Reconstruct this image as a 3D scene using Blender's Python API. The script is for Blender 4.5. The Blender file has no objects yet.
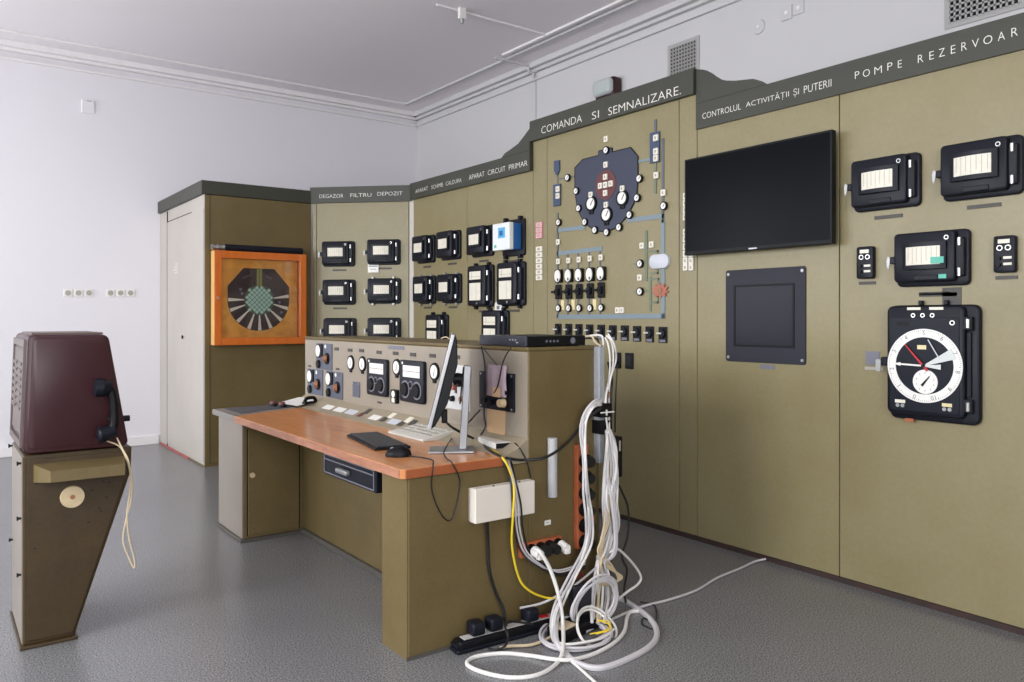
import bpy, bmesh, random
from math import sin, cos, pi, atan2, radians, sqrt
from mathutils import Vector, Matrix

random.seed(7)
SC = bpy.context.scene
COL = SC.collection

# ------------------------------------------------------------------ survey of the room
EYE = 1.40                      # camera height
FPX, CX, CY = 787.0, 512.0, 318.0
YAW = atan2(582.0, 787.0)
FW = Vector((sin(YAW), cos(YAW), 0)); RT = Vector((cos(YAW), -sin(YAW), 0))

def ray(u, v):
    return FW + RT * ((u - CX) / FPX) + Vector((0, 0, (CY - v) / FPX))

class Plane:
    """A vertical surface: p a point on it, rotz so that local x runs to the viewer's right and local y into the surface."""
    def __init__(s, px, py, rotz):
        s.p = Vector((px, py, 0)); s.rz = rotz
        s.ux = Vector((cos(rotz), sin(rotz), 0)); s.n = Vector((-sin(rotz), cos(rotz), 0))
    def at(s, u, v, off=0.0):
        r = ray(u, v)
        t = ((s.p - s.n * off).dot(s.n)) / r.dot(s.n)
        return r * t + Vector((0, 0, EYE))
    def loc(s, o, u, v, off=0.0):
        d = s.at(u, v, off) - o
        return d.dot(s.ux), d.z
R90 = -pi / 2
PX = 3.87
MAIN = Plane(PX, 0, R90)
CHAM = Plane(PX, 6.91, -pi / 4)
ENDC = Plane(0, 7.64, 0)
CABS = Plane(2.07, 0, R90)
CONS = Plane(2.19, 0, R90)
CEND = Plane(0, 2.835, 0)
BACK = Plane(0, 9.4, 0)
RIGHT = Plane(5.345, 0, R90)
STND = Plane(0, 3.9, 0)
def flo(u, v, z=0.0):
    r = ray(u, v); t = (z - EYE) / r.z
    return r * t + Vector((0, 0, EYE))

# ------------------------------------------------------------------ materials
def lin(c):
    return tuple(((x / 255) / 12.92 if x / 255 <= .04045 else ((x / 255 + .055) / 1.055) ** 2.4) for x in c) + (1,)

MATS = {}
def mat(name, rgb, rough=.5, metal=0.0, spec=.5, mottle=0.0, scale=3.0, fine=0.0, fscale=150, bump=0.0, coat=0.0,
        stretch=None, emit=0.0, dark=None):
    if name in MATS: return MATS[name]
    m = bpy.data.materials.new(name); m.use_nodes = True
    nt = m.node_tree; b = nt.nodes['Principled BSDF']
    b.inputs['Base Color'].default_value = lin(rgb)
    b.inputs['Roughness'].default_value = rough
    b.inputs['Metallic'].default_value = metal
    b.inputs['Specular IOR Level'].default_value = spec
    b.inputs['Coat Weight'].default_value = coat
    b.inputs['Coat Roughness'].default_value = .15
    if mottle or fine:
        tc = nt.nodes.new('ShaderNodeTexCoord'); mp = nt.nodes.new('ShaderNodeMapping')
        nt.links.new(tc.outputs['Object'], mp.inputs['Vector'])
        if stretch: mp.inputs['Scale'].default_value = stretch
        last = None
        base = lin(rgb); dk = lin(dark) if dark else tuple(x * .55 for x in base[:3]) + (1,)
        mx = nt.nodes.new('ShaderNodeMixRGB'); mx.inputs[1].default_value = base; mx.inputs[2].default_value = dk
        n1 = nt.nodes.new('ShaderNodeTexNoise'); n1.inputs['Scale'].default_value = scale; n1.inputs['Detail'].default_value = 6
        n1.inputs['Roughness'].default_value = .62
        nt.links.new(mp.outputs['Vector'], n1.inputs['Vector'])
        r1 = nt.nodes.new('ShaderNodeMapRange'); r1.inputs[1].default_value = .38; r1.inputs[2].default_value = .72
        r1.inputs[3].default_value = 0; r1.inputs[4].default_value = mottle
        nt.links.new(n1.outputs['Fac'], r1.inputs[0]); nt.links.new(r1.outputs[0], mx.inputs[0])
        last = mx
        if fine:
            n2 = nt.nodes.new('ShaderNodeTexNoise'); n2.inputs['Scale'].default_value = fscale; n2.inputs['Detail'].default_value = 2
            nt.links.new(mp.outputs['Vector'], n2.inputs['Vector'])
            r2 = nt.nodes.new('ShaderNodeMapRange'); r2.inputs[1].default_value = .35; r2.inputs[2].default_value = .65
            r2.inputs[3].default_value = 1 - fine; r2.inputs[4].default_value = 1 + fine
            nt.links.new(n2.outputs['Fac'], r2.inputs[0])
            m2 = nt.nodes.new('ShaderNodeMixRGB'); m2.blend_type = 'MULTIPLY'; m2.inputs[0].default_value = 1
            nt.links.new(last.outputs[0], m2.inputs[1]); nt.links.new(r2.outputs[0], m2.inputs[2])
            last = m2
        nt.links.new(last.outputs[0], b.inputs['Base Color'])
        if bump:
            bp = nt.nodes.new('ShaderNodeBump'); bp.inputs['Strength'].default_value = bump; bp.inputs['Distance'].default_value = .01
            nt.links.new((n2 if fine else n1).outputs['Fac'], bp.inputs['Height']); nt.links.new(bp.outputs[0], b.inputs['Normal'])
    MATS[name] = m
    return m

OLIVE = mat('olive_paint', (138, 128, 95), .38, spec=.5, mottle=.45, scale=2.2, dark=(118, 107, 66), fine=.03, fscale=40)
OLIVE_D = mat('olive_paint_console', (107, 92, 59), .45, spec=.35, mottle=.55, scale=2.6, dark=(82, 68, 37), fine=.04, fscale=60)
FACE = mat('console_face_paint', (150, 140, 125), .5, mottle=.25, scale=3, fine=.03)
STANDM = mat('stand_paint', (67, 53, 32), .42, spec=.3, mottle=.6, scale=4, dark=(48, 36, 21), fine=.06, fscale=50)
PEDF = mat('olive_sky_tint', (134, 125, 116), .42, mottle=.25, scale=3)  # olive with the cool sky reflection mixed into its colour
CABL = mat('cabinet_side_lit', (182, 175, 166), .4, mottle=.2, scale=2)  # pale tone carries the window light falling on the cabinet side
BOARD = mat('header_grey_green', (56, 57, 47), .5, mottle=.25, scale=5)
WHITEW = mat('white_wall', (230, 227, 231), .85, mottle=.05, scale=1.2, dark=(216, 212, 217))
CEILM = mat('ceiling_white', (240, 234, 238), .9, mottle=.06, scale=.8, dark=(226, 220, 224))
TRIMW = mat('trim_white', (236, 232, 232), .7)
FLOORM = mat('floor_lino', (117, 117, 118), .27, mottle=.35, scale=1.3, dark=(102, 102, 103), fine=.55, fscale=150, spec=.6)
BLACK = mat('black_metal', (22, 24, 33), .42, spec=.22, mottle=.2, scale=9, dark=(16, 17, 22))
BLACK2 = mat('black_plastic', (15, 15, 18), .45, spec=.2)
RUBBER = mat('black_cable', (18, 18, 19), .5)
GAP = mat('dark_gap', (24, 21, 15), .9)
PLINTH = mat('plinth_brown', (46, 40, 36), .8, mottle=.5, scale=9, dark=(86, 46, 44))
PAPER = mat('chart_paper', (226, 221, 206), .55, mottle=.25, scale=30, dark=(196, 186, 160))
WHITE = mat('white_enamel', (232, 230, 224), .35)
TILE = mat('indicator_white', (226, 221, 208), .4)
TILEIN = mat('indicator_mark', (170, 160, 140), .5)
PINK = mat('pink_tile', (220, 160, 168), .5)
CREAM = mat('cream_label', (222, 208, 160), .6)
STEEL = mat('bright_steel', (190, 190, 188), .28, metal=.9)
STEELW = mat('worn_steel', (160, 160, 160), .4, metal=.6)
ALU = mat('brushed_aluminium', (150, 150, 152), .38, metal=.75, mottle=.2, scale=20)
WOOD = mat('desk_veneer', (206, 140, 86), .3, mottle=.75, scale=3.2, dark=(164, 98, 54), fine=.05, fscale=30, stretch=(9, 1.0, 9), coat=.25)
WOODE = mat('desk_edge', (176, 124, 98), .45, mottle=.6, scale=6, dark=(120, 70, 50), stretch=(9, 1.5, 9))
ORANGE = mat('orange_varnish', (206, 106, 30), .3, mottle=.5, scale=4, dark=(176, 80, 18), stretch=(6, 6, 1), coat=.3)
PLY = mat('ochre_board', (244, 170, 64), .5, mottle=.5, scale=9, dark=(160, 96, 26))
MAROON = mat('maroon_enamel', (58, 28, 32), .36, spec=.4, mottle=.3, scale=6, dark=(42, 20, 23))
SLATE = mat('slate_blue_plate', (86, 90, 104), .45, mottle=.15, scale=12)
REACT = mat('reactor_blue_grey', (61, 66, 82), .5, spec=.3, mottle=.2, scale=9, dark=(52, 56, 70))
NAVY = mat('navy_block', (56, 72, 98), .4)
PIPE = mat('pipe_blue_grey', (118, 134, 142), .45)
PIPED = mat('pipe_grey', (90, 95, 102), .5)
PIPEG = mat('pipe_green', (108, 118, 96), .5)
DRED = mat('dark_red', (96, 46, 46), .5)
REDP = mat('pump_red', (168, 98, 78), .5)
COPPER = mat('bakelite_brown', (150, 98, 66), .4)
GREYM = mat('grey_plate', (112, 112, 122), .5)
SCRW = mat('screen_glass', (9, 12, 17), .26, spec=.06)
SCRD = mat('small_screen', (34, 34, 44), .3, spec=.15)
LILAC = mat('lilac_cloth', (176, 156, 164), .85)
TANPAP = mat('tan_paper', (206, 172, 132), .8)
ORSTRIP = mat('orange_strip', (184, 100, 62), .5, mottle=.5, scale=14, dark=(134, 66, 40))
CABW = mat('white_cable', (224, 221, 216), .45)
CABG = mat('grey_white_cable', (196, 192, 194), .5)
CABB = mat('beige_cable', (200, 182, 150), .5)
YEL = mat('yellow_cable', (222, 192, 40), .45)
REDC = mat('red_wire', (160, 34, 30), .5)
BLUEP = mat('blue_plastic', (30, 92, 158), .4)
TEAL = mat('teal_sticker', (90, 180, 160), .5)
DIALB = mat('dial_black', (22, 25, 36), .4, spec=.2)
REDH = mat('red_hand', (186, 24, 32), .4)
TANKW = mat('tank_white', (198, 200, 208), .4)
CORE = mat('core_teal', (176, 212, 196), .5)
COREG = mat('core_green', (78, 92, 62), .5)
BROWNB = mat('brown_board', (58, 36, 36), .5)
LAMPG = mat('lamp_glass', (190, 198, 196), .15, spec=.6)
BEIGEK = mat('beige_keyboard', (198, 194, 184), .5)
KEYC = mat('key_grey', (168, 164, 154), .5)
REDPAINT = mat('red_floor_line', (170, 84, 78), .6)
LETTER = mat('letter_white', (226, 224, 214), .5)
CAPM = mat('cap_cream', (206, 184, 146), .5, mottle=.3, scale=30)
BACKG = mat('grey_frame', (120, 118, 116), .45, metal=.3)
PLATE = mat('nameplate_dark', (66, 62, 58), .5)
NATURAL = mat('key_strip_paint', (150, 138, 116), .45)
# the glass front of the wall case
def glass():
    m = bpy.data.materials.new('case_glass'); m.use_nodes = True; nt = m.node_tree
    for n in list(nt.nodes): nt.nodes.remove(n)
    o = nt.nodes.new('ShaderNodeOutputMaterial'); mx = nt.nodes.new('ShaderNodeMixShader')
    t = nt.nodes.new('ShaderNodeBsdfTransparent'); g = nt.nodes.new('ShaderNodeBsdfGlossy'); g.inputs['Roughness'].default_value = .03
    f = nt.nodes.new('ShaderNodeFresnel'); f.inputs['IOR'].default_value = 1.4
    nt.links.new(f.outputs[0], mx.inputs[0]); nt.links.new(t.outputs[0], mx.inputs[1]); nt.links.new(g.outputs[0], mx.inputs[2])
    nt.links.new(mx.outputs[0], o.inputs[0]); return m
GLASS = glass()

# ------------------------------------------------------------------ mesh builder
def text_mesh(s, size=1.0, font_bold=False):
    cu = bpy.data.curves.new('lettering', 'FONT'); cu.body = s; cu.size = size; cu.align_x = 'CENTER'; cu.align_y = 'CENTER'
    cu.resolution_u = 3
    return cu
def text_geo(s, spacing=1.0):
    cu = text_mesh(s); cu.space_character = spacing; cu.offset = -.012
    ob = bpy.data.objects.new('lettering', cu); COL.objects.link(ob)
    dg = bpy.context.evaluated_depsgraph_get(); dg.update()
    me = bpy.data.meshes.new_from_object(ob.evaluated_get(dg))
    vs = [v.co.copy() for v in me.vertices]; fs = [list(p.vertices) for p in me.polygons]
    bpy.data.objects.remove(ob); bpy.data.curves.remove(cu); bpy.data.meshes.remove(me)
    return vs, fs

class MB:
    def __init__(s): s.bm = bmesh.new(); s.mi = 0
    def _new(s, before):
        s.bm.faces.ensure_lookup_table()
        for f in s.bm.faces:
            if f.index == -1 or f.index >= before: f.material_index = s.mi
    def _n(s): s.bm.faces.index_update(); return len(s.bm.faces)
    def add(s, verts, faces, mi=None):
        vs = [s.bm.verts.new(v) for v in verts]
        for f in faces:
            try:
                fc = s.bm.faces.new([vs[i] for i in f]); fc.material_index = s.mi if mi is None else mi
            except ValueError: pass
        return vs
    def merge(s, o):
        o.verts.index_update(); s.add([v.co.copy() for v in o.verts], [[v.index for v in f.verts] for f in o.faces]); o.free()
    def box(s, x0, x1, y0, y1, z0, z1, bev=0.0, seg=2):
        if x0 > x1: x0, x1 = x1, x0
        if y0 > y1: y0, y1 = y1, y0
        if z0 > z1: z0, z1 = z1, z0
        b = bmesh.new()
        bmesh.ops.create_cube(b, size=1, matrix=Matrix.Translation(((x0 + x1) / 2, (y0 + y1) / 2, (z0 + z1) / 2)) @ Matrix.Diagonal((x1 - x0, y1 - y0, z1 - z0, 1)))
        if bev: bmesh.ops.bevel(b, geom=list(b.edges), offset=min(bev, (x1 - x0) * .45, (y1 - y0) * .45, (z1 - z0) * .45), segments=seg, affect='EDGES', profile=.5)
        s.merge(b); return s
    def cyl(s, a, b, r, r2=None, seg=20, cap=True):
        a = Vector(a); b = Vector(b); r2 = r if r2 is None else r2
        d = (b - a); h = d.length; q = d.to_track_quat('Z', 'Y').to_matrix().to_4x4()
        t = bmesh.new()
        bmesh.ops.create_cone(t, cap_ends=cap, segments=seg, radius1=r, radius2=r2, depth=h, matrix=Matrix.Translation((a + b) / 2) @ q)
        s.merge(t); return s
    def ball(s, c, r, sc=(1, 1, 1)):
        t = bmesh.new(); bmesh.ops.create_uvsphere(t, u_segments=16, v_segments=10, radius=r, matrix=Matrix.Translation(c) @ Matrix.Diagonal((*sc, 1)))
        s.merge(t); return s
    def prism(s, pts, vec, bev=0.0):
        vec = Vector(vec); b = bmesh.new()
        lo = [b.verts.new(p) for p in pts]; hi = [b.verts.new(Vector(p) + vec) for p in pts]
        n = len(pts); b.faces.new(lo); b.faces.new(hi[::-1])
        for i in range(n): b.faces.new((lo[i], hi[i], hi[(i + 1) % n], lo[(i + 1) % n]))
        bmesh.ops.recalc_face_normals(b, faces=list(b.faces))
        if bev: bmesh.ops.bevel(b, geom=list(b.edges), offset=bev, segments=2, affect='EDGES', profile=.5)
        s.merge(b); return s
    def rr(s, x0, x1, z0, z1, y0, y1, r=.02, cham=.0, k=5):
        """rounded rectangle in x-z, from y1 (back) to y0 (front), front edge chamfered"""
        def ring(ins, y):
            rr_ = max(r - ins, .001); out = []
            for (cx, cz, a0) in ((x1 - r, z1 - r, 0), (x0 + r, z1 - r, pi / 2), (x0 + r, z0 + r, pi), (x1 - r, z0 + r, 3 * pi / 2)):
                for i in range(k + 1):
                    a = a0 + pi / 2 * i / k
                    out.append(Vector((cx + rr_ * cos(a), y, cz + rr_ * sin(a))))
            return out
        rings = [ring(0, y1), ring(0, y0 + cham)]
        if cham: rings += [ring(cham * .35, y0 + cham * .35), ring(cham, y0)]
        n = len(rings[0]); vs = []; fs = []
        for R in rings: vs += R
        for j in range(len(rings) - 1):
            for i in range(n):
                a = j * n + i; b = j * n + (i + 1) % n
                fs.append((a, b, b + n, a + n))
        fs.append(tuple(range(n))[::-1]); fs.append(tuple((len(rings) - 1) * n + i for i in range(n)))
        s.add(vs, fs); return s
    def tube(s, pts, r, seg=8, smooth=True, closed=False):
        P = [Vector(p) for p in pts]
        if smooth and len(P) > 2:
            Q = []
            for i in range(len(P) - 1):
                p0 = P[max(i - 1, 0)]; p1 = P[i]; p2 = P[i + 1]; p3 = P[min(i + 2, len(P) - 1)]
                for k in range(6):
                    t = k / 6
                    Q.append(.5 * ((2 * p1) + (p2 - p0) * t + (2 * p0 - 5 * p1 + 4 * p2 - p3) * t * t + (3 * p1 - p0 - 3 * p2 + p3) * t ** 3))
            Q.append(P[-1]); P = Q
        vs = []; fs = []; up = Vector((.13, .37, .92)); prev = None
        for i, p in enumerate(P):
            d = (P[min(i + 1, len(P) - 1)] - P[max(i - 1, 0)])
            if d.length < 1e-7: d = Vector((0, 0, 1))
            d.normalize()
            if prev is None:
                a = d.cross(up)
                if a.length < .05: a = d.cross(Vector((1, 0, 0)))
            else: a = prev - d * prev.dot(d)
            a.normalize(); prev = a.copy(); b = d.cross(a)
            for k in range(seg):
                t = 2 * pi * k / seg; vs.append(p + (a * cos(t) + b * sin(t)) * r)
        for i in range(len(P) - 1):
            for k in range(seg):
                q = i * seg + k; w = i * seg + (k + 1) % seg
                fs.append((q, w, w + seg, q + seg))
        fs.append(tuple(range(seg))[::-1]); fs.append(tuple((len(P) - 1) * seg + k for k in range(seg)))
        s.add(vs, fs); return s
    def text(s, txt, x, z, w=None, h=None, y=-.001, rot=0.0, depth=.0, shear=0):
        """flat lettering in the x-z plane, fitted to a width and/or a cap height"""
        vs, fs = text_geo(txt)
        if not vs: return s
        xs = [v.x for v in vs]; zs = [v.y for v in vs]
        cx = (min(xs) + max(xs)) / 2; cz = (min(zs) + max(zs)) / 2
        sx = (w / (max(xs) - min(xs))) if w else None; sz = (h / (max(zs) - min(zs))) if h else None
        sx = sx or sz; sz = sz or sx
        out = []
        for v in vs:
            a = (v.x - cx) * sx; b = (v.y - cz) * sz
            out.append((x + a * cos(rot) - b * sin(rot), y, z + a * sin(rot) + b * cos(rot)))
        s.add(out, fs); return s
    def build(s, name, mats, parent=None, smooth=False, loc=None):
        bmesh.ops.recalc_face_normals(s.bm, faces=list(s.bm.faces))
        me = bpy.data.meshes.new(name); s.bm.to_mesh(me); s.bm.free()
        for m in (mats if isinstance(mats, (list, tuple)) else [mats]): me.materials.append(m)
        if smooth:
            for p in me.polygons: p.use_smooth = True
            try: me.set_sharp_from_angle(angle=radians(38))
            except Exception: pass
        o = bpy.data.objects.new(name, me); COL.objects.link(o)
        if parent: o.parent = parent
        if loc: o.location = loc
        return o

def tag(o, label=None, cat=None, group=None, kind=None):
    if label: o['label'] = label
    if cat: o['category'] = cat
    if group: o['group'] = group
    if kind: o['kind'] = kind
    return o
def empty(name, loc, rz=0.0, label=None, cat=None, group=None):
    o = bpy.data.objects.new(name, None); COL.objects.link(o); o.empty_display_size = .05
    o.location = loc; o.rotation_euler = (0, 0, rz)
    return tag(o, label, cat, group)
def mount(name, pl, u, v, label, cat, group=None, off=0.0):
    """an Empty on a wall surface at the spot seen at (u, v)"""
    return empty(name, pl.at(u, v, off), pl.rz, label, cat, group)
def copy_tree(o, parent=None):
    c = o.copy(); COL.objects.link(c); c.parent = parent
    for ch in o.children: copy_tree(ch, c)
    return c
def struct(o): o['kind'] = 'structure'; return o

# ------------------------------------------------------------------ the room
RX, RY, LX, FY, CZ = 5.345, 9.4, -2.7, -2.6, 4.18
struct(MB().box(LX, RX, FY, RY, -.12, 0).build('floor', FLOORM))
struct(MB().box(LX - .1, RX + .1, FY - .1, RY + .1, CZ, CZ + .1).build('ceiling', CEILM))
struct(MB().box(LX - .1, RX + .1, RY, RY + .15, 0, CZ).build('wall_back', WHITEW))
struct(MB().box(RX, RX + .15, FY, RY, 0, CZ).build('wall_right', mat('white_wall_dimmed', (208, 206, 206), .88, mottle=.08, scale=1.5, dark=(192, 189, 190))))  # weaker light put into a greyer white, also on mouldings and plates
m = MB(); m.box(LX - .1, -1.9, FY - .15, FY, 0, CZ); m.box(.5, RX + .1, FY - .15, FY, 0, CZ); m.box(-1.9, .5, FY - .15, FY, 0, .9); m.box(-1.9, .5, FY - .15, FY, 3.3, CZ)
struct(m.build('wall_front', WHITEW))
f = MB()
for (x0, x1, z0, z1) in [(-1.9, -1.84, .9, 3.3), (.44, .5, .9, 3.3), (-1.9, .5, .9, .96), (-1.9, .5, 3.24, 3.3), (-.73, -.67, .9, 3.3)]: f.box(x0, x1, FY - .1, FY - .05, z0, z1)
struct(f.build('window_5', TRIMW))  # added opening behind the camera, there to let in fill light
WINS = [(-1.4, .6), (1.7, 3.7), (4.6, 6.6), (7.1, 9.0)]
wz0, wz1 = .85, 3.4
m = MB(); prev = FY
m.box(LX - .3, LX, FY, RY, 0, wz0); m.box(LX - .3, LX, FY, RY, wz1, CZ)
for a, b in WINS:
    m.box(LX - .3, LX, prev, a, wz0, wz1); prev = b
m.box(LX - .3, LX, prev, RY, wz0, wz1)
struct(m.build('wall_left', WHITEW))
for i, (a, b) in enumerate(WINS):
    f = MB(); x0, x1 = LX - .2, LX - .14
    f.box(x0, x1, a, a + .06, wz0, wz1); f.box(x0, x1, b - .06, b, wz0, wz1); f.box(x0, x1, a, b, wz0, wz0 + .06); f.box(x0, x1, a, b, wz1 - .06, wz1)
    f.box(x0, x1, (a + b) / 2 - .03, (a + b) / 2 + .03, wz0, wz1); f.box(x0, x1, a, b, 2.7, 2.76)
    struct(f.build('window_%d' % (i + 1), TRIMW))
# skirting, cornice and ceiling mouldings
struct(MB().box(LX, 2.05, RY - .02, RY, 0, .1, .004).build('baseboard_back', TRIMW))
def cornice(nm, prof):
    m = MB(); d = prof
    for (a, b, z0, z1) in d:       # (offset from wall a..b, z0..z1)
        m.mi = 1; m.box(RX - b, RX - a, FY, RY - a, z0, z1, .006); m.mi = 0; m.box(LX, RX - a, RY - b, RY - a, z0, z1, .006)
    return struct(m.build(nm, [TRIMW, MATS['white_wall_dimmed']]))
cornice('trim_1', [(0, .035, 4.0, 4.025)])
cornice('trim_2', [(0, .05, 4.085, 4.12), (0, .10, 4.12, CZ)])
cornice('trim_3', [(.36, .405, CZ - .022, CZ)])
struct(MB().box(RX - .51, RX - .47, FY, 6.72, CZ - .022, CZ, .006).build('trim_4', TRIMW))

# conduits on ceiling and wall
t = MB(); t.box(3.6, 4.84, 5.98, 6.005, CZ - .02, CZ, .004)
tag(t.build('ceiling_conduit', TRIMW), 'white cable duct crossing the ceiling behind the hanging hook', 'conduit')
p = RIGHT.at(536, 66); t = MB(); yy = p.y
t.box(RX - .56, RX - .1, yy - .012, yy + .012, CZ - .045, CZ - .022, .004)
t.box(RX - .112, RX - .098, yy - .011, yy + .011, 4.09, CZ - .02, .003); t.box(RX - .112, RX - .0, yy - .011, yy + .011, 4.07, 4.09, .003); t.box(RX - .045, RX - .02, yy - .011, yy + .011, 3.99, 4.08, .003)
t.box(RX - .02, RX, yy - .011, yy + .011, 2.6, 4.0, .003)
tag(t.build('wall_conduit', MATS['white_wall_dimmed']), 'thin grey conduit running down the white wall behind the header board', 'conduit')
hk = flo(462, 8, CZ)
hk = empty('ceiling_sensor', hk, 0, 'small white sensor hanging from the ceiling near its duct', 'sensor')
MB().box(-.035, .035, -.02, .02, -.10, 0, .006).build('housing', WHITE, hk)
MB().cyl((0, 0, -.10), (0, 0, -.14), .02, .012, 12).build('lens', STEELW, hk)

# vents, wall plates
def vent(u0, v0, u1, v1, label, nx, nz):
    a = RIGHT.at(u0, v0); b = RIGHT.at(u1, v1)
    o = empty('wall_vent', ((a.x), (a.y + b.y) / 2, (a.z + b.z) / 2), R90, label, 'vent', 'grilles high on the white wall')
    w = abs(a.y - b.y); h = abs(a.z - b.z)
    MB().box(-w / 2, w / 2, -.004, 0, -h / 2, h / 2).build('backing', BLACK2, o)
    f = MB()
    for i in range(nx + 1):
        x = -w / 2 + w * i / nx; f.box(x - .006, x + .006, -.014, -.004, -h / 2, h / 2)
    for i in range(nz + 1):
        z = -h / 2 + h * i / nz; f.box(-w / 2, w / 2, -.014, -.004, z - .006, z + .006)
    f.box(-w / 2 - .03, -w / 2, -.012, 0, -h / 2 - .03, h / 2 + .03); f.box(w / 2, w / 2 + .03, -.012, 0, -h / 2 - .03, h / 2 + .03)
    f.box(-w / 2, w / 2, -.012, 0, -h / 2 - .03, -h / 2); f.box(-w / 2, w / 2, -.012, 0, h / 2, h / 2 + .03)
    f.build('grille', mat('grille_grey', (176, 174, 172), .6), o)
vent(671, 49, 697, 84, 'square wall vent half hidden by the end of the tall header board', 9, 12)
vent(950, -26, 1020, 4, 'wall vent at the top right above the last header board', 12, 9)
for (u0, v0, u1, v1, lb) in [(781, 6, 793, 20, 'flat painted-over junction plate on the upper right wall, the larger of two'), (793, 2, 805, 14, 'flat painted-over junction plate on the upper right wall, the smaller of two')]:
    a = RIGHT.at(u0, v0); b = RIGHT.at(u1, v1); w = abs(a.y - b.y) - .01
    o = empty('junction_plate', (RX, (a.y + b.y) / 2, (a.z + b.z) / 2), R90, lb, 'plate')
    h = abs(a.z - b.z) * .8
    MB().box(-w / 2, w / 2, -.012, .004, -h / 2, h / 2, .004).build('cover', MATS['white_wall_dimmed'], o)
    MB().cyl((0, -.016, 0), (0, -.012, 0), .015).build('screw', TRIMW, o)
o = mount('wall_rosette', RIGHT, 759, 27, 'round painted-over blank plate on the upper right wall', 'plate')
MB().cyl((0, -.014, 0), (0, 0, 0), .055, .06, 24).build('cover', MATS['white_wall_dimmed'], o)
MB().cyl((0, -.018, 0), (0, -.014, 0), .012).build('screw', TRIMW, o)
o = mount('junction_plate', BACK, 88, 107, 'square painted-over plate high on the back wall', 'plate')
MB().box(-.06, .06, -.015, .004, -.07, .07, .004).build('cover', WHITEW, o); MB().box(-.015, .03, -.018, -.015, .058, .064).build('slot', BACKG, o)
sw0 = None
for i, u in enumerate((68, 78.5, 89, 110.5, 120.5, 130.5)):
    nth = ('leftmost', 'second', 'third', 'fourth', 'fifth', 'rightmost')[i]
    lb = 'white wall socket left of the corner cabinet, %s of six in the row' % nth
    if sw0 is None:
        sw0 = o = mount('wall_socket', BACK, u, 293, lb, 'socket', 'white sockets on the back wall')
        MB().box(-.042, .042, -.012, 0, -.042, .042, .005).build('frame', WHITE, o)
        MB().cyl((0, -.0125, 0), (0, -.010, 0), .028).build('recess', KEYC, o)
    else:
        c = copy_tree(sw0); c.location = BACK.at(u, 293); c['label'] = lb

# ------------------------------------------------------------------ end cabinet
cab = empty('end_cabinet', (2.07, 7.64, 0), 0, 'tall olive corner cabinet with a pale side door and dark top band', 'cabinet')
cw, cd = 1.045, 1.755
b = MB(); b.box(0, cw, 0, cd, .03, 2.56, .006); b.box(.0, cw, .005, cd, 0, .03)
b.build('body', OLIVE_D, cab)
MB().box(-.004, 0, .002, cd, .02, 2.56).build('side_panel', CABL, cab)
MB().box(.045, .05, -.0015, 0.003, .03, 2.56).build('seam', GAP, cab)
MB().box(-.032, cw + .012, -.006, cd, 2.562, 2.692, .006).build('top_band', BOARD, cab)
yd = CABS.at(168, 320).y - 7.64; zd = CABS.at(172, 221).z
d = MB(); d.box(-.0105, -.004, .012, yd - .012, .045, zd, .003)
d = d.build('door', CABL, cab)
f = MB(); f.box(-.0112, -.0035, yd - .013, yd + .002, .02, 2.55); f.box(-.006, -.0035, .45, yd, zd, zd + .010); f.build('door_gap', GAP, cab)
ky = MB(); q = CABS.at(184, 337); ky.cyl((-.022, q.y - 7.64, q.z), (-.012, q.y - 7.64, q.z), .018); ky.build('lock', BLACK2, d)
s = MB(); q = CABS.at(177, 265)
for k in range(4): s.box(-.0135, -.012, q.y - 7.64 - .09, q.y - 7.64 + (.02, .06, .10, .05)[k], q.z - .03 * k, q.z - .03 * k + .018)
s.build('notice', mat('notice_pale', (206, 202, 196), .6), d)
s = MB(); s.box(-.01, 0, .55, cd - .02, 0, .018); s.build('red_floor_edge', REDPAINT, cab)

# wooden case with the core chart on the cabinet front
a = ENDC.at(209, 262, .11); b_ = ENDC.at(305, 346, .11)
x0, x1 = ENDC.at(214.5, 300, .11).x, ENDC.at(306.5, 300, .11).x
zt, zb = ENDC.at(260, 252.3, .11).z, ENDC.at(260, 344.6, .11).z
case = empty('display_case', ((x0 + x1) / 2, 7.64, (zt + zb) / 2), 0, 'orange wooden glazed wall case holding a round core chart', 'display case')
w, h = x1 - x0, zt - zb
fr = MB(); t_ = .068
fr.box(-w / 2, -w / 2 + t_, -.11, 0, -h / 2, h / 2, .004); fr.box(w / 2 - t_, w / 2, -.11, 0, -h / 2, h / 2, .004)
fr.box(-w / 2 + t_, w / 2 - t_, -.11, 0, h / 2 - t_, h / 2, .003); fr.box(-w / 2 + t_, w / 2 - t_, -.11, 0, -h / 2, -h / 2 + t_, .003)
fr.build('frame', ORANGE, case)
MB().box(-w / 2 - .002, -w / 2, -.108, 0, -h / 2 + .002, h / 2 - .002).build('side_face', mat('pale_lit_varnish', (226, 176, 110), .4), case)  # paler wood, with the window light on this side put into its colour
MB().box(-w / 2 + t_, w / 2 - t_, -.03, 0, -h / 2 + t_, h / 2 - t_).build('back_board', PLY, case)
MB().box(-w / 2 + t_, w / 2 - t_, -.088, -.085, -h / 2 + t_, h / 2 - t_).build('glass_pane', GLASS, case)
MB().cyl((-w / 2 + .03, -.118, 0), (-w / 2 + .03, -.11, 0), .012).build('lock', STEEL, case)
R = .30; CZc = ENDC.at(259, 300, .03).z - case.location.z; CXc = ENDC.at(259, 300, .03).x - case.location.x
pts = [(R + CXc, -.03, .09 + CZc)] + [(R * cos(radians(-x)) + CXc, -.03, R * sin(radians(-x)) + CZc) for x in range(0, 181, 8)] + [(-R + CXc, -.03, .13 + CZc), (-.15 + CXc, -.03, .305 + CZc), (.15 + CXc, -.03, .305 + CZc), (R + CXc, -.03, .13 + CZc)]
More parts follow.
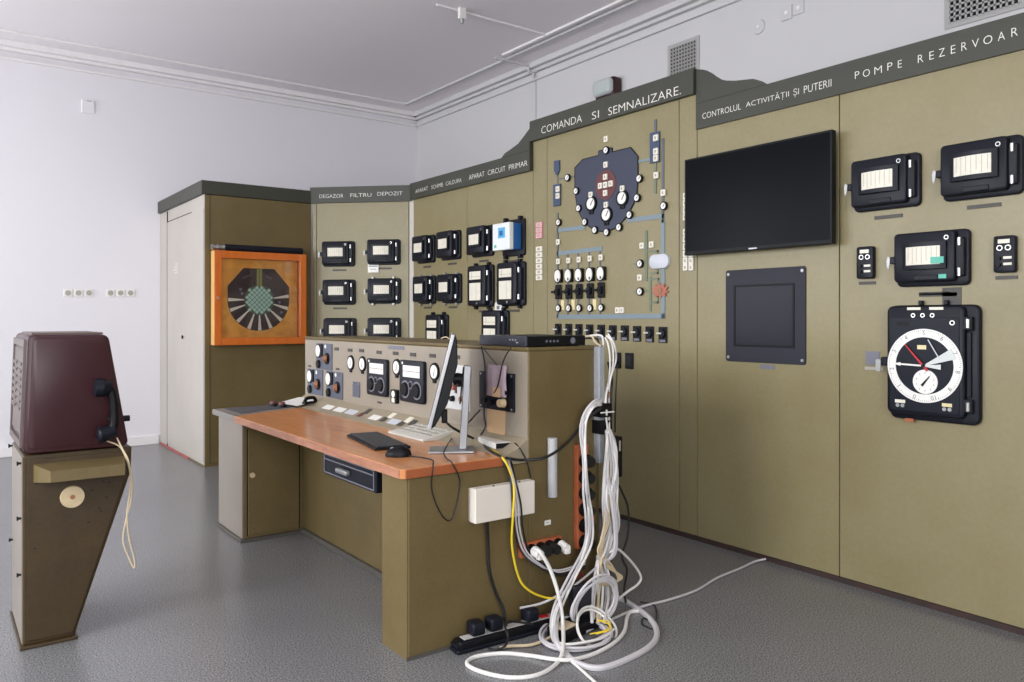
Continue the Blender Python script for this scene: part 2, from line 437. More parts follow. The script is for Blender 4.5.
ch = MB().prism([(x - CXc, y, z - CZc) for x, y, z in pts], (0, -.006, 0)).build('chart_board', BROWNB, case); ch.location = (CXc, 0, CZc)
g = MB()
for deg in (180, 200, 225, 250, 271, 293, 318, 344, 8):
    an = radians(deg); r0, r1 = .14, .296; c, s_ = cos(an), sin(an)
    g.prism([(r0 * c - .005 * s_, -.036, r0 * s_ + .005 * c), (r1 * c - .017 * s_, -.036, r1 * s_ + .017 * c), (r1 * c + .017 * s_, -.036, r1 * s_ - .017 * c), (r0 * c + .005 * s_, -.036, r0 * s_ - .005 * c)], (0, -.003, 0))
g.build('pale_ray', mat('ray_white', (232, 222, 204), .5), ch)
g = MB(); g.cyl((0, -.0395, 0), (0, -.036, 0), .145, None, 32); g.box(-.03, .03, -.0395, -.036, .1, .303)
g.build('green_ring', COREG, ch)
g = MB(); g.box(-.022, -.004, -.0425, -.0395, .12, .30); g.box(.006, .022, -.0425, -.0395, .12, .30)
g.build('rail', mat('olive_yellow', (150, 140, 60), .5), ch)
g = MB()
for i in range(-4, 5):
    for j in range(-4, 5):
        x, z = (i + j) * .0235, (i - j) * .0235
        if x * x + z * z < .136 ** 2:
            e = .0195; g.prism([(x - e, -.0395, z), (x, -.0395, z + e), (x + e, -.0395, z), (x, -.0395, z - e)], (0, -.004, 0))
g.build('core_lattice', CORE, ch)
g = MB()
for (x, z) in [(-.15, .21), (-.13, .22), (-.11, .23), (-.085, .235), (.07, .235), (.09, .225), (.115, .215)]: g.box(x - .007, x + .007, -.038, -.036, z - .005, z + .005)
for (x, z) in [(-.18, .10), (-.165, .06), (.2, -.02), (.22, -.12)]: g.cyl((x, -.038, z), (x, -.036, z), .014)
g.build('small_mark', GREYM, ch)
# scroll lying on top of the case
sc = empty('rolled_tube', (case.location.x, 7.57, zt), 0, 'black tube with chrome end lying on the orange case', 'tube')
MB().cyl((-w / 2 + .10, 0, .032), (w / 2 - .03, 0, .032), .032, None, 18).build('barrel', BLACK, sc, True)
e = MB(); e.cyl((-w / 2 - .0, 0, .032), (-w / 2 + .10, 0, .032), .022, None, 16); e.cyl((-w / 2 + .03, 0, .032), (-w / 2 + .045, 0, .032), .03); e.cyl((-w / 2 + .085, 0, .032), (-w / 2 + .10, 0, .032), .033); e.cyl((-w / 2 - .02, 0, .032), (-w / 2, 0, .032), .028)
e.build('chrome_end', STEEL, sc, True)

# ------------------------------------------------------------------ panel wall
TOPZ = 2.585
y411 = 6.91
ys = {'aparat': (MAIN.at(467, 260).y, y411 - .03), 'primar': (MAIN.at(533, 260).y, MAIN.at(467, 260).y)}
y533, y547, y680, y697, y840 = MAIN.at(533, 300).y, MAIN.at(547, 300).y, MAIN.at(679, 300).y, MAIN.at(697, 300).y, MAIN.at(839.3, 300).y
YEND = -2.55
bk = MB(); bk.box(PX + .034, PX + .06, YEND, y411 - .02, 0, 2.57)
bk.prism([(PX + .034, y411 + .004, 0), (3.125 + .024, 7.65 + .024, 0), (3.125 + .05, 7.65 + .05, 0), (PX + .06, y411 + .02, 0)], (0, 0, 2.57))
bk.box(PX + .034, PX + .06, y697, y533, 0, 2.9)
struct(bk.build('trim_5', GAP))
def panel(ya, yb, z1, label, name='switchgear_cabinet', m=OLIVE, z0=.032):
    y0, y1 = min(ya, yb), max(ya, yb); g = .0028
    o = empty(name, (PX, (y0 + y1) / 2, z0), R90, label, 'cabinet')
    hw = (y1 - y0) / 2 - g
    MB().box(-hw, hw, 0, .03, 0, z1 - z0, .003).build('sheet', m, o)
    MB().box(-hw - g, hw + g, .004, .03, -z0, -.004).build('plinth', PLINTH, o)
    return o
panel(*ys['aparat'], TOPZ, 'narrow olive panel with five black recorders next to the pale corner post')
panel(*ys['primar'], TOPZ, 'narrow olive panel with the blue and white controller')
panel(y533, y547, 2.82, 'slim olive filler strip left of the mimic diagram', 'cabinet_pilaster')
panel(y547, y680, 2.82, 'tall olive panel carrying the mimic diagram and switch row')
panel(y680, y697, 2.82, 'slim olive filler strip between mimic diagram and television', 'cabinet_pilaster')
panel(y697, y840, TOPZ, 'olive panel carrying the large television')
panel(y840, YEND, TOPZ, 'wide olive panel with the big round clock-faced gauge')
# chamfer panel
cham_len = sqrt((PX - 3.125) ** 2 + (7.65 - y411) ** 2)
cp = CHAM.at(360, 300); 
mid = Vector(((PX + 3.125) / 2, (7.65 + y411) / 2, 0.032))
o = empty('switchgear_cabinet', mid, -pi / 4, 'angled olive corner panel with six black recorders in two columns', 'cabinet')
hw = cham_len / 2
MB().box(-hw + .05, hw - .035, 0, .03, 0, TOPZ - .032, .003).build('sheet', OLIVE, o)
MB().box(-hw, hw, .004, .03, -.032, -.004).build('plinth', PLINTH, o)
MB().box(-hw + .008, -hw + .046, 0, .03, 0, TOPZ - .032, .003).build('edge_strip', OLIVE, o)
o = empty('corner_post', (PX - .006, y411 - .002, 0), R90 / 2 * 1.5, 'pale grey corner post between angled panel and long panel wall', 'post')
MB().box(-.028, .028, -.004, .02, .0, TOPZ - .005, .003).build('upright', mat('pale_grey_paint', (188, 182, 174), .5), o)

# header boards
def board(pts, th, label, pl=MAIN, back=.0):
    """pts = outline on the board's front surface in the surface's own (x, z)"""
    pass
def header_main(ya, yb, z0, z1, th, label, extra=None):
    o = empty('header_board', (PX, (ya + yb) / 2, z0), R90, label, 'sign board')
    hw = abs(ya - yb) / 2
    pts = [(-hw, 0), (hw, 0), (hw, z1 - z0), (-hw, z1 - z0)] if extra is None else extra
    MB().prism([(x, .03, z) for x, z in pts], (0, -.03 - th, 0), 0).build('board', BOARD, o)
    return o
def letters(o, pl, th, txts, name='lettering'):
    """txts: (text, u0, v0, u1, v1, cap height) with (u, v) the middle of the first and last letters' outer edges"""
    for (t, u0, v0, u1, v1, hh) in txts:
        m = MB()
        if isinstance(t, list):
            for (t2, ua, va, ub, vb) in t:
                a = pl.at(ua, va, th); b = pl.at(ub, vb, th)
                xa = (a - o.location).dot(pl.ux); xb = (b - o.location).dot(pl.ux)
                MB().text(t2, (xa + xb) / 2, (a.z + b.z) / 2 - o.location.z, abs(xb - xa), hh, -th - .0012).build('letter', LETTER, o)
            continue
        a = pl.at(u0, v0, th); b = pl.at(u1, v1, th)
        x0 = (a - o.location).dot(pl.ux); x1 = (b - o.location).dot(pl.ux); z = (a.z + b.z) / 2 - o.location.z
        m.text(t, (x0 + x1) / 2, z, abs(x1 - x0), hh, -th - .0012)
        m.build(name, LETTER, o)
th1, th2 = .035, .016
# angled board
o = empty('header_board', Vector((mid.x, mid.y, 2.565)), -pi / 4, 'dark header board lettered DEGAZOR FILTRU DEPOZIT', 'sign board')
MB().box(-hw - .01, hw + .005, -th1 + .01, .03, 0, .16, .002).build('board', BOARD, o)
letters(o, CHAM, th1 - .01, [('DEGAZOR', 319.5, 196.6, 343.5, 195.6, .037), ('FILTRU', 350.5, 195.4, 371.5, 194.8, .036), ('DEPOZIT', 377.5, 194.2, 402.5, 193, .037)])
zA0 = 2.575; zA1 = 2.735
# aparat board with curved shoulder rising to the tall one
ya, yb = y533, y411 - .015
om = Vector((PX, (ya + yb) / 2, zA0)); hwA = (yb - ya) / 2
sh = []
for (u, v) in [(533, 123), (529.5, 128.5), (524, 136), (518, 143.8), (511, 149), (504.5, 153.5), (501.5, 157.8)]:
    q = MAIN.at(u, v, th1); sh.append((-(q.y - om.y), q.z - zA0))
outl = [(-hwA, 0), (hwA, 0)] + [(hwA, sh[0][1])] + sh[1:-1] + [(sh[-1][0], zA1 - zA0), (-hwA, zA1 - zA0)]
o = header_main(ya, yb, zA0, zA1, th1, 'dark header board lettered APARAT SCHIMB CALDURA and APARAT CIRCUIT PRIMAR', outl)
letters(o, MAIN, th1, [('APARAT', 415.5, 191.3, 428, 188.3, .036), ('SCHIMB', 431.5, 187.3, 443, 184.6, .036), ('CALDURA', 446, 183.7, 461.5, 180, .036),
                       ('APARAT', 469, 177.5, 484.5, 173.8, .042), ('CIRCUIT', 488, 172.6, 505.5, 168.7, .042), ('PRIMAR', 509, 167.5, 527.5, 162.8, .042)])
MB().prism([(x, -th1 - .001, z) for x, z in [(sh[-1][0], zA1 - zA0 - .003), (hwA - .001, zA1 - zA0 - .003), (hwA - .001, zA1 - zA0 + .003), (sh[-1][0], zA1 - zA0 + .003)]], (0, .0005, 0)).build('joint_line', mat('joint_dark', (44, 45, 38), .7), o)
# command board
o = header_main(y697, y533, 2.803, 2.962, th1, 'tall dark header board lettered COMANDA SI SEMNALIZARE')
letters(o, MAIN, th1, [('COMANDA', 541.5, 129, 582, 119.5, .056), ('SI', 592, 116, 599, 114, .054), ('SEMNALIZARE.', 608.5, 110.5, 681, 91, .056)])
# control board + pumps board with the second shoulder
ya, yb = YEND, y697 - .004
om = Vector((PX, (ya + yb) / 2, zA0)); hwC = (yb - ya) / 2
sh = []
for (u, v) in [(698, 69.5), (703, 70.3), (708, 73), (712, 76), (718, 79.5), (726, 81.3), (735, 81.5), (745, 80.5), (753, 79.6), (757, 80.6), (762, 83.2), (765.5, 87)]:
    q = MAIN.at(u, v, th2); sh.append((-(q.y - om.y), q.z - zA0))
outl = [(-hwC, 0), (hwC, 0), (hwC, .16), (sh[-1][0], .16)] + sh[::-1][1:-1] + [(-hwC, sh[0][1])]
o = header_main(ya, yb, 2.58, 2.74, th2, 'dark header board lettered CONTROLUL ACTIVITATII SI PUTERII and POMPE REZERVOARE', outl)
letters(o, MAIN, th2, [('CONTROLUL', 702.5, 116, 741, 106.7, .036), ('ACTIVITĂȚII', 746, 104.3, 789, 94.2, .05), ('ȘI', 793.5, 93.5, 799, 92, .048), ('PUTERII', 804, 90, 831.5, 82.5, .04),
                       ([('P', 855, 75.5, 859.5, 74.3), ('O', 863, 74, 870, 72), ('M', 874.5, 71, 882, 69), ('P', 887.5, 67, 892.5, 65.6), ('E', 898, 64.5, 902, 63.4)], 0, 0, 0, 0, .037),
                       ([('R', 918, 59.3, 923.5, 57.8), ('E', 929.5, 56, 934, 54.8), ('Z', 939, 53.3, 945, 51.7), ('E', 951, 50, 955.5, 48.8), ('R', 961.5, 47, 967, 45.5), ('V', 972, 44.3, 979, 42.3),
                         ('O', 983.5, 41, 992.5, 38.5), ('A', 998, 37, 1005, 35), ('R', 1011.5, 32.8, 1018, 31), ('E', 1026, 28.5, 1031, 27)], 0, 0, 0, 0, .038)])
x_j = sh[-1][0]
MB().prism([(x, -th2 - .001, z) for x, z in [(-hwC + .002, .157), (x_j, .157), (x_j, .162), (-hwC + .002, .162)]], (0, .0005, 0)).build('joint_line', mat('joint_dark', (44, 45, 38), .7), o)

# bulkhead lamp standing on the tall header board
yr_ = RIGHT.at(622.5, 86).y; yl_ = RIGHT.at(590.5, 90, .17).y; zc_l = RIGHT.at(608, 88, .1).z
lp = empty('bulkhead_lamp', (RX, (yr_ + yl_) / 2, zc_l), R90, 'white and maroon bulkhead lamp on the wall above the COMANDA header', 'lamp')
hl_ = (yl_ - yr_) / 2
MB().box(-hl_, hl_, -.12, .002, -.105, .10, .03, 4).build('housing', MAROON, lp, True)
MB().box(-hl_ + .01, hl_ - .01, -.17, -.085, -.068, .085, .04, 4).build('glass_cover', LAMPG, lp, True)

# ------------------------------------------------------------------ recorders
def arcpts(hw, z, bulge, y, n=10):
    return [Vector((-hw + 2 * hw * i / n, y - bulge * (1 - (2 * i / n - 1) ** 2), z)) for i in range(n + 1)]
def recorder_wide(w=.335, h=.255, curved=True, plate=True, lugs=False, sticker=False, depth=.062, paper=PAPER, wide=.47):
    o = empty('chart_recorder', (0, 0, 0))
    MB().rr(-w / 2, w / 2, -h / 2, h / 2, -.024, 0, .026, .006).build('back_plate', BLACK, o, True)
    xr = w / 2 - .048
    dr = MB(); dr.rr(-w / 2 + .004, xr, -h / 2 + .02, h / 2 - .004, -depth, -.024, .02, .008)
    dr = dr.build('door', BLACK, o, True)
    xc = (-w / 2 + xr) / 2 + .012; hw_ = w * wide / 2; zc = .012; hh = h * .165
    y = -depth
    A_ = hw_ + .022; BU = .02 if curved else .0; yh = y - .016
    for nm, a, bb, ex, mm in (('hood', A_, hh + .02, 0, BLACK), ('chart_window', hw_, hh, .0012, paper)):
        front = [Vector((-a + 2 * a * i / 12, yh - ex - BU * (1 - ((-a + 2 * a * i / 12) / A_) ** 2), 0)) for i in range(13)]; m_ = MB()
        yb_ = y + .0005 if not ex else yh - BU * (1 - (a / A_) ** 2) + .0005
        if ex:
            vs = []; fs = []
            for p in front: vs += [(p.x + xc, p.y, zc - bb), (p.x + xc, p.y, zc + bb), (p.x + xc, p.y + .001, zc + bb), (p.x + xc, p.y + .001, zc - bb)]
            for i in range(12):
                for k in range(4): fs.append((i * 4 + k, i * 4 + (k + 1) % 4, i * 4 + 4 + (k + 1) % 4, i * 4 + 4 + k))
            fs += [(0, 1, 2, 3), (48, 49, 50, 51)]
            m_.add(vs, fs)
        else:
            poly = [Vector((p.x + xc, p.y, zc - bb)) for p in front] + [Vector((a + xc, yb_, zc - bb)), Vector((-a + xc, yb_, zc - bb))]
            m_.prism(poly, (0, 0, 2 * bb))
        m_.build(nm, mm, dr)
    ln = MB()
    for k in range(7):
        x = -hw_ + 2 * hw_ * (k + .6) / 7.2; q = x / A_
        yy = yh - .0012 - BU * (1 - q * q)
        ln.box(xc + x - .0009, xc + x + .0009, yy - .0006, yy + .001, zc - hh * (.9 if k % 2 else .6), zc + hh * .92)
    ln.build('chart_line', TILEIN, dr)
    rg = MB(); X, Z = xr - .035, h / 2 - .038
    rg.cyl((X, -depth - .004, Z), (X, -depth, Z), .0105, None, 18); rg.build('lock_ring', STEEL, dr)
    MB().cyl((X, -depth - .005, Z), (X, -depth - .004, Z), .0072, None, 14).build('keyhole', BLACK2, dr)
    sl = MB(); sl.box(xc - .05, xc + .06, -depth - .006, -depth, -h / 2 + .028, -h / 2 + .052, .003); sl.build('slot_cover', BLACK, dr)
    hb = MB(); hb.box(w / 2 - .05, w / 2 - .012, -.05, -.024, -h * .34, h * .34, .006)
    hb.build('hinge_bar', BLACK, o)
    for sgn in (-1, 1):
        hp = MB(); zz = sgn * h * .27
        hp.cyl((w / 2 - .03, -.055, zz - .018), (w / 2 - .03, -.055, zz + .018), .0085, None, 12); hp.build('hinge_pin', STEEL, o, True)
    lt = MB(); lt.box(-w / 2 - .022, -w / 2 + .004, -.05, -.02, -.018, .018, .005); lt = lt.build('latch', BLACK, o)
    wg = MB(); wg.prism([(-w / 2 - .018, -.05, .012), (-w / 2 - .03, -.05, .02), (-w / 2 - .036, -.05, .0), (-w / 2 - .034, -.05, -.03), (-w / 2 - .026, -.05, -.042), (-w / 2 - .02, -.05, -.015)], (0, -.004, 0)); wg.build('wing_key', STEELW, lt)
    if plate:
        pm = MB(); pm.box(-.07, .075, -.004, 0, -h / 2 - .045, -h / 2 - .027, .001); pm.build('nameplate', PLATE, o)
    if lugs:
        for sx in (-.36, .28):
            for sz in (-1, 1):
                lg = MB(); lg.box(sx * w - .012, sx * w + .012, -.03, 0, sz * (h / 2 + .006) - .012, sz * (h / 2 + .006) + .012, .003)
                lg.build('lug', STEELW, o)
    return o
def recorder_tall(w=.33, h=.36):
    o = empty('strip_recorder', (0, 0, 0)); depth = .07
    MB().rr(-w / 2, w / 2, -h / 2, h / 2, -.024, 0, .026, .006).build('back_plate', BLACK, o, True)
    xr = w / 2 - .055
    dr = MB(); dr.rr(-w / 2 + .004, xr, -h / 2 + .008, h / 2 - .004, -depth, -.024, .024, .01); dr = dr.build('door', BLACK, o, True)
    xc = (-w / 2 + xr) / 2; y = -depth
    for nm, z0, z1, hw_ in (('scale_window', .055, .125, .085), ('chart_window', -.125, .025, .085)):
        fm = MB(); fm.box(xc - hw_ - .012, xc + hw_ + .012, y - .006, y, z0 * h / .36 - .01, z1 * h / .36 + .01, .003); fm.build('window_frame', BLACK2, dr)
        MB().box(xc - hw_, xc + hw_, y - .0085, y - .006, z0 * h / .36, z1 * h / .36).build(nm, PAPER, dr)
    ln = MB(); ln.box(xc - .08, xc + .08, y - .0095, y - .0085, .078, .081); ln.box(xc - .05, xc - .046, y - .0095, y - .0085, .062, .12); ln.box(xc + .02, xc + .022, y - .0095, y - .0085, -.12, .02); ln.build('chart_line', TILEIN, dr)
    MB().cyl((xc + .02, y - .004, -h / 2 + .03), (xc + .02, y, -h / 2 + .03), .01).build('lock_ring', STEEL, dr)
    MB().box(w / 2 - .05, w / 2 - .012, -.055, -.024, -h * .36, h * .36, .006).build('hinge_bar', BLACK, o)
    for sgn in (-1, 1):
        zz = sgn * h * .3; MB().cyl((w / 2 - .03, -.06, zz - .02), (w / 2 - .03, -.06, zz + .02), .009, None, 12).build('hinge_pin', STEEL, o, True)
        for sx in (-.3, .3):
            MB().box(sx * w - .014, sx * w + .014, -.035, 0, sgn * (h / 2 + .008) - .014, sgn * (h / 2 + .008) + .014, .004).build('lug', BLACK, o)
    MB().box(-w / 2 - .024, -w / 2 + .004, -.05, -.02, -.018, .018, .005).build('latch', BLACK, o)
    MB().box(-.07, .07, -.004, 0, -h / 2 - .05, -h / 2 - .03, .001).build('nameplate', PLATE, o)
    return o
protos = {'plain': recorder_wide(), 'lugged': recorder_wide(lugs=True, plate=False), 'square': recorder_wide(.32, .265, False, depth=.085, wide=.46), 'squarelug': recorder_wide(.32, .27, False, depth=.085, lugs=True, wide=.46), 'tall': recorder_tall(), 'pump': recorder_wide(.338, .262)}
used = set()
def place(kind, pl, u, v, label, cat, group, dx=0, dz=0, sz=1):
    src = protos[kind]
    o = src if kind not in used else copy_tree(src)
    used.add(kind)
    o.location = pl.at(u, v); o.rotation_euler = (0, 0, pl.rz)
    if sz != 1: o.scale = (1, 1, sz)
    tag(o, label, cat, group); return o
GR = 'black wall recorders'
K = [('plain', 339.3, 254, 'top left recorder on the angled panel'), ('plain', 384.5, 252.2, 'top right recorder on the angled panel, above a white card'),
     ('plain', 340, 292.2, 'middle left recorder on the angled panel'), ('lugged', 385, 291, 'middle right recorder on the angled panel, with steel lugs'),
     ('plain', 340.8, 330.5, 'bottom left recorder on the angled panel, above the three blue plates'), ('plain', 385, 330.3, 'bottom right recorder on the angled panel, just above the console top')]
for k, u, v, lb in K:
    place(k, CHAM, u, v, 'black wide chart recorder: ' + lb.replace(' recorder', ''), 'recorder', GR)
c = mount('paper_card', CHAM, 373.2, 268.5, 'small white card hung under the top right recorder of the angled panel', 'card', off=.012)
MB().box(-.055, .055, -.004, .0115, -.04, .04).build('sheet', WHITE, c); MB().box(-.045, .045, -.005, -.004, .018, .028).box(-.03, .03, -.005, -.004, -.01, -.004).build('writing', GREYM, c)
dv = .0
for k, u, v, lb in [('square', 427.3, 249.5, 'upper left of the four right of the pale post'), ('square', 452.3, 245.5, 'upper right of the four right of the pale post'),
                 ('squarelug', 428, 290, 'lower left of the four right of the pale post'), ('squarelug', 453, 288.7, 'lower right of the four right of the pale post')]:
    place(k, MAIN, u, v, 'black squarish chart recorder: ' + lb, 'recorder', GR)
place('square', MAIN, 484, 241.5, 'black squarish chart recorder immediately left of the blue and white controller', 'recorder', GR)
place('tall', MAIN, 484, 286, 'tall black two-window recorder directly left of its twin in the middle row', 'recorder', GR)
place('tall', MAIN, 514.5, 284, 'tall black two-window recorder directly below the blue and white controller', 'recorder', GR)
place('tall', MAIN, 440, 333.5, 'tall black recorder half hidden behind console top beside the desk monitor', 'recorder', GR)
place('tall', MAIN, 498.5, 331.5, 'tall black recorder half hidden behind the black video recorder', 'recorder', GR)
c = mount('paper_card', MAIN, 498.5, 307, 'small white tag hung below the twin tall recorders', 'card')
MB().prism([(-.05, 0, -.055), (.05, 0, -.055), (.05, 0, .03), (0, 0, .06), (-.05, 0, .03)], (0, -.004, 0)).build('sheet', WHITE, c); MB().box(-.02, .02, -.005, -.004, -.02, .01).build('writing', GREYM, c)

# blue and white controller
c = mount('process_controller', MAIN, 515, 238, 'blue and white electronic controller on a black mounting plate', 'controller')
MB().rr(-.15, .15, -.15, .15, -.02, 0, .02, .004).build('mounting_plate', BLACK, c, True)
MB().box(-.115, .115, -.10, -.02, -.105, .11, .008).build('body', BLUEP, c)
MB().box(-.118, .118, -.145, -.10, -.108, .113, .008).build('front', mat('controller_white', (226, 230, 228), .4), c)
MB().box(-.035, .06, -.147, -.145, -.01, .075).build('display', mat('display_blue', (92, 170, 214), .3), c)
MB().box(-.015, .03, -.1475, -.147, .01, .05).build('display_mark', BLUEP, c)
MB().box(-.09, -.06, -.1465, -.145, -.085, -.06).build('green_badge', TEAL, c)
for sx in (-1, 1):
    for sz in (-1, 1): MB().box(sx * .1 - .014, sx * .1 + .014, -.04, 0, sz * .155 - .016, sz * .155 + .016, .005).build('lug', BLACK, c)
MB().box(-.08, .08, -.004, 0, -.2, -.18).build('nameplate', PLATE, c); MB().box(-.03, .05, -.004, 0, -.235, -.205).build('paper_label', WHITE, c)

# recorders on the pumps panel
place('pump', MAIN, 888, 183.5, 'black pump recorder with curved window, left of the upper pair on the wide right panel', 'recorder', GR)
place('pump', MAIN, 983.5, 169.5, 'black pump recorder with curved window at the right edge of the picture', 'recorder', GR)
o3 = place('pump', MAIN, 934, 258.8, 'black pump recorder with a teal sticker, just above the big round gauge', 'recorder', GR)
MB().box(.03, .09, -.0988, -.094, -.028, .002).build('teal_sticker', TEAL, o3); MB().box(.05, .085, -.0635, -.062, -.098, -.078).build('teal_sticker', TEAL, o3)
MB().box(.04, .125, -.004, 0, -.24, -.14).build('bare_plate', PLATE, o3)
def relay_box(u, v, label):
    o = mount('push_button_box', MAIN, u, v, label, 'button box', 'small black button boxes')
    MB().rr(-.044, .044, -.082, .082, -.03, 0, .012, .004).build('housing', BLACK, o, True)
    MB().box(-.024, .024, -.032, -.03, .048, .066).build('card_slot', PAPER, o)
    for x in (-.017, .017):
        l = MB().cyl((x, -.032, .028), (x, -.03, .028), .0125, None, 16).build('lamp_ring', STEEL, o); MB().cyl((x, -.033, .028), (x, -.032, .028), .0088, None, 12).build('lens', BLACK2, l)
    for z in (-.018, -.046):
        MB().cyl((-.02, -.04, z), (-.02, -.03, z), .009, None, 12).build('button', BLACK2, o)
        MB().box(-.002, .032, -.032, -.03, z - .004, z + .007).build('card', PAPER, o)
    MB().box(-.045, .045, -.004, 0, -.112, -.096).build('nameplate', PLATE, o)
    return o
relay_box(867.5, 262.8, 'small black two-button box left of the teal-stickered recorder')
relay_box(1006.7, 254.3, 'small black two-button box at the right edge, right of the teal-stickered recorder')

# big round gauge
G = mount('dial_indicator', MAIN, 935.5, 363, 'large black square indicator with a white 0 to 10 ring dial and red hand', 'gauge')
W_, H_ = .418, .556
MB().rr(-W_ / 2, W_ / 2, -H_ / 2, H_ / 2, -.03, 0, .035, .008).build('back_plate', BLACK, G, True)
xr = W_ / 2 - .052
dr = MB().rr(-W_ / 2 + .002, xr, -H_ / 2 + .025, H_ / 2 - .004, -.062, -.03, .03, .010).build('door', BLACK, G, True)
xc = (-W_ / 2 + xr) / 2 + .004; zc = -.012; yf = -.062
ins = MB(); ins.rr(-W_ / 2 + .02, xr - .02, -H_ / 2 + .045, H_ / 2 - .06, yf - .004, yf, .012, .002); ins.build('bezel', DIALB, dr)
R0, R1 = .176, .136
def annulus(r0, r1, y0, y1, x, z, n=64):
    vs = []; fs = []
    for i in range(n):
        a = 2 * pi * i / n
        for (r, yy) in ((r0, y0), (r1, y0), (r1, y1), (r0, y1)): vs.append((x + r * cos(a), yy, z + r * sin(a)))
    for i in range(n):
        j = (i + 1) % n
        for k in range(4): fs.append((i * 4 + k, j * 4 + k, j * 4 + (k + 1) % 4, i * 4 + (k + 1) % 4))
    return vs, fs
m_ = MB(); m_.add(*annulus(R0, R1, yf - .007, yf - .004, xc, zc)); m_.build('scale_ring', WHITE, dr)
tk = MB()
for i in range(110):
    a = 2 * pi * i / 110; r_a, r_b = R0 - .006, R0 - (.016 if i % 10 == 0 else .011)
    c_, s_ = cos(a), sin(a); e = .0008
    tk.add([(xc + r_a * c_ - e * s_, yf - .0074, zc + r_a * s_ + e * c_), (xc + r_b * c_ - e * s_, yf - .0074, zc + r_b * s_ + e * c_), (xc + r_b * c_ + e * s_, yf - .0074, zc + r_b * s_ - e * c_), (xc + r_a * c_ + e * s_, yf - .0074, zc + r_a * s_ - e * c_)], [(0, 1, 2, 3)])
for i, t in enumerate(['0', '1', '2', '3', '4', '5', '6', '7', '8', '9', '10']):
    a = radians(90 + 32.7 * 5 - 32.7 * i) ; r = .156
    tk.text(t, xc + r * cos(a), zc + r * sin(a), None, .02, yf - .0074, a - pi / 2 if t not in ('10',) else a - pi / 2)
tk.build('numerals', BLACK2, dr)
MB().cyl((xc + .006, yf - .0068, zc - .076), (xc + .006, yf - .004, zc - .076), .058, None, 36).build('sub_dial', WHITE, dr)
sd = MB()
for i in range(10):
    a = 2 * pi * i / 10; sd.text(str(i), xc + .006 + .042 * cos(pi / 2 - a), zc - .076 + .042 * sin(pi / 2 - a), None, .009, yf - .0072)
sd.build('sub_dial_numerals', BLACK2, dr)
def hand(nm, m, ang, r0, r1, w0, w1, cx, cz, y):
    c_, s_ = cos(ang), sin(ang)
    MB().prism([(cx + r0 * c_ - w0 * s_, y, cz + r0 * s_ + w0 * c_), (cx + r1 * c_ - w1 * s_, y, cz + r1 * s_ + w1 * c_), (cx + r1 * c_ + w1 * s_, y, cz + r1 * s_ - w1 * c_), (cx + r0 * c_ + w0 * s_, y, cz + r0 * s_ - w0 * c_)], (0, -.002, 0)).build(nm, m, dr)
hand('sub_hand', BLACK2, radians(52), -.025, .035, .006, .002, xc + .006, zc - .076, yf - .0075)
hand('red_hand', REDH, radians(131), -.03, .132, .006, .002, xc, zc, yf - .012)
hand('white_hand', WHITE, radians(178), -.01, .13, .004, .004, xc, zc, yf - .009)
hand('white_hand', WHITE, radians(178), .11, .142, .009, .001, xc, zc, yf - .0095)
hand('white_sector', mat('sector_white', (206, 210, 208), .4), radians(24), .012, .15, .004, .026, xc, zc, yf - .0092)
hand('white_sector', mat('sector_white', (206, 210, 208), .4), radians(-2), .01, .08, .004, .012, xc, zc, yf - .009)
p0 = (xc + .022, zc + .125); p1 = (xc + .075, zc + .035); an = atan2(p1[1] - p0[1], p1[0] - p0[0])
hand('thin_pointer', TANKW, an, 0, .105, .0022, .0022, p0[0], p0[1], yf - .0115)
MB().cyl((xc, yf - .018, zc), (xc, yf - .004, zc), .008).build('hub', BLACK2, dr)
MB().box(xc - .032, xc + .01, yf - .0048, yf - .004, zc + .078, zc + .098).build('cream_sticker', CREAM, dr)
for x in (-.045, .0, .045):
    l = MB().cyl((xc + x - .008, -.065, H_ / 2 - .05), (xc + x - .008, -.062, H_ / 2 - .05), .0105, None, 16).build('lamp_ring', STEEL, dr); MB().cyl((xc + x - .008, -.0665, H_ / 2 - .05), (xc + x - .008, -.065, H_ / 2 - .05), .006, None, 12).build('lens', BLACK2, l)
for x in (-.05, .055): MB().box(xc + x - .032, xc + x + .032, -.064, -.062, H_ / 2 - .024, H_ / 2 - .011).build('paper_label', PAPER, dr)
MB().cyl((xr - .05, yf - .007, H_ / 2 - .085), (xr - .05, yf - .004, H_ / 2 - .085), .0115).build('lock_ring', STEEL, dr); MB().cyl((xr - .05, yf - .0085, H_ / 2 - .085), (xr - .05, yf - .007, H_ / 2 - .085), .007).build('keyhole', BLACK2, dr)
for x, lw in ((-.115, .05), (.105, .045)):
    MB().box(xc + x - lw / 2, xc + x + lw / 2, yf - .005, yf - .004, -H_ / 2 + .08, -H_ / 2 + .096).build('sticker', CREAM if x > 0 else PAPER, dr)
    for q in (-.012, .012): MB().cyl((xc + x + q, yf - .006, -H_ / 2 + .068), (xc + x + q, yf - .004, -H_ / 2 + .068), .009).build('screw', STEELW, dr)
MB().box(xc - .13, xc - .07, yf - .005, yf - .004, H_ / 2 - .1, H_ / 2 - .08).build('maker_plate', BLACK2, dr)
for sg in (-1, 1):
    MB().box(W_ / 2 - .062, W_ / 2 - .02, -.06, -.03, sg * .19 - .032, sg * .19 + .032, .006).build('hinge', BLACK, G)
    MB().cyl((W_ / 2 - .035, -.066, sg * .19 - .02), (W_ / 2 - .035, -.066, sg * .19 + .02), .009, None, 12).build('hinge_pin', STEEL, G, True)
MB().box(W_ / 2 - .05, W_ / 2 - .03, -.045, -.03, -.15, .15, .004).build('hinge_bar', BLACK, G)
lt = MB().box(-W_ / 2 - .03, -W_ / 2 + .002, -.06, -.025, -.022, .022, .006).build('latch', BLACK, G)
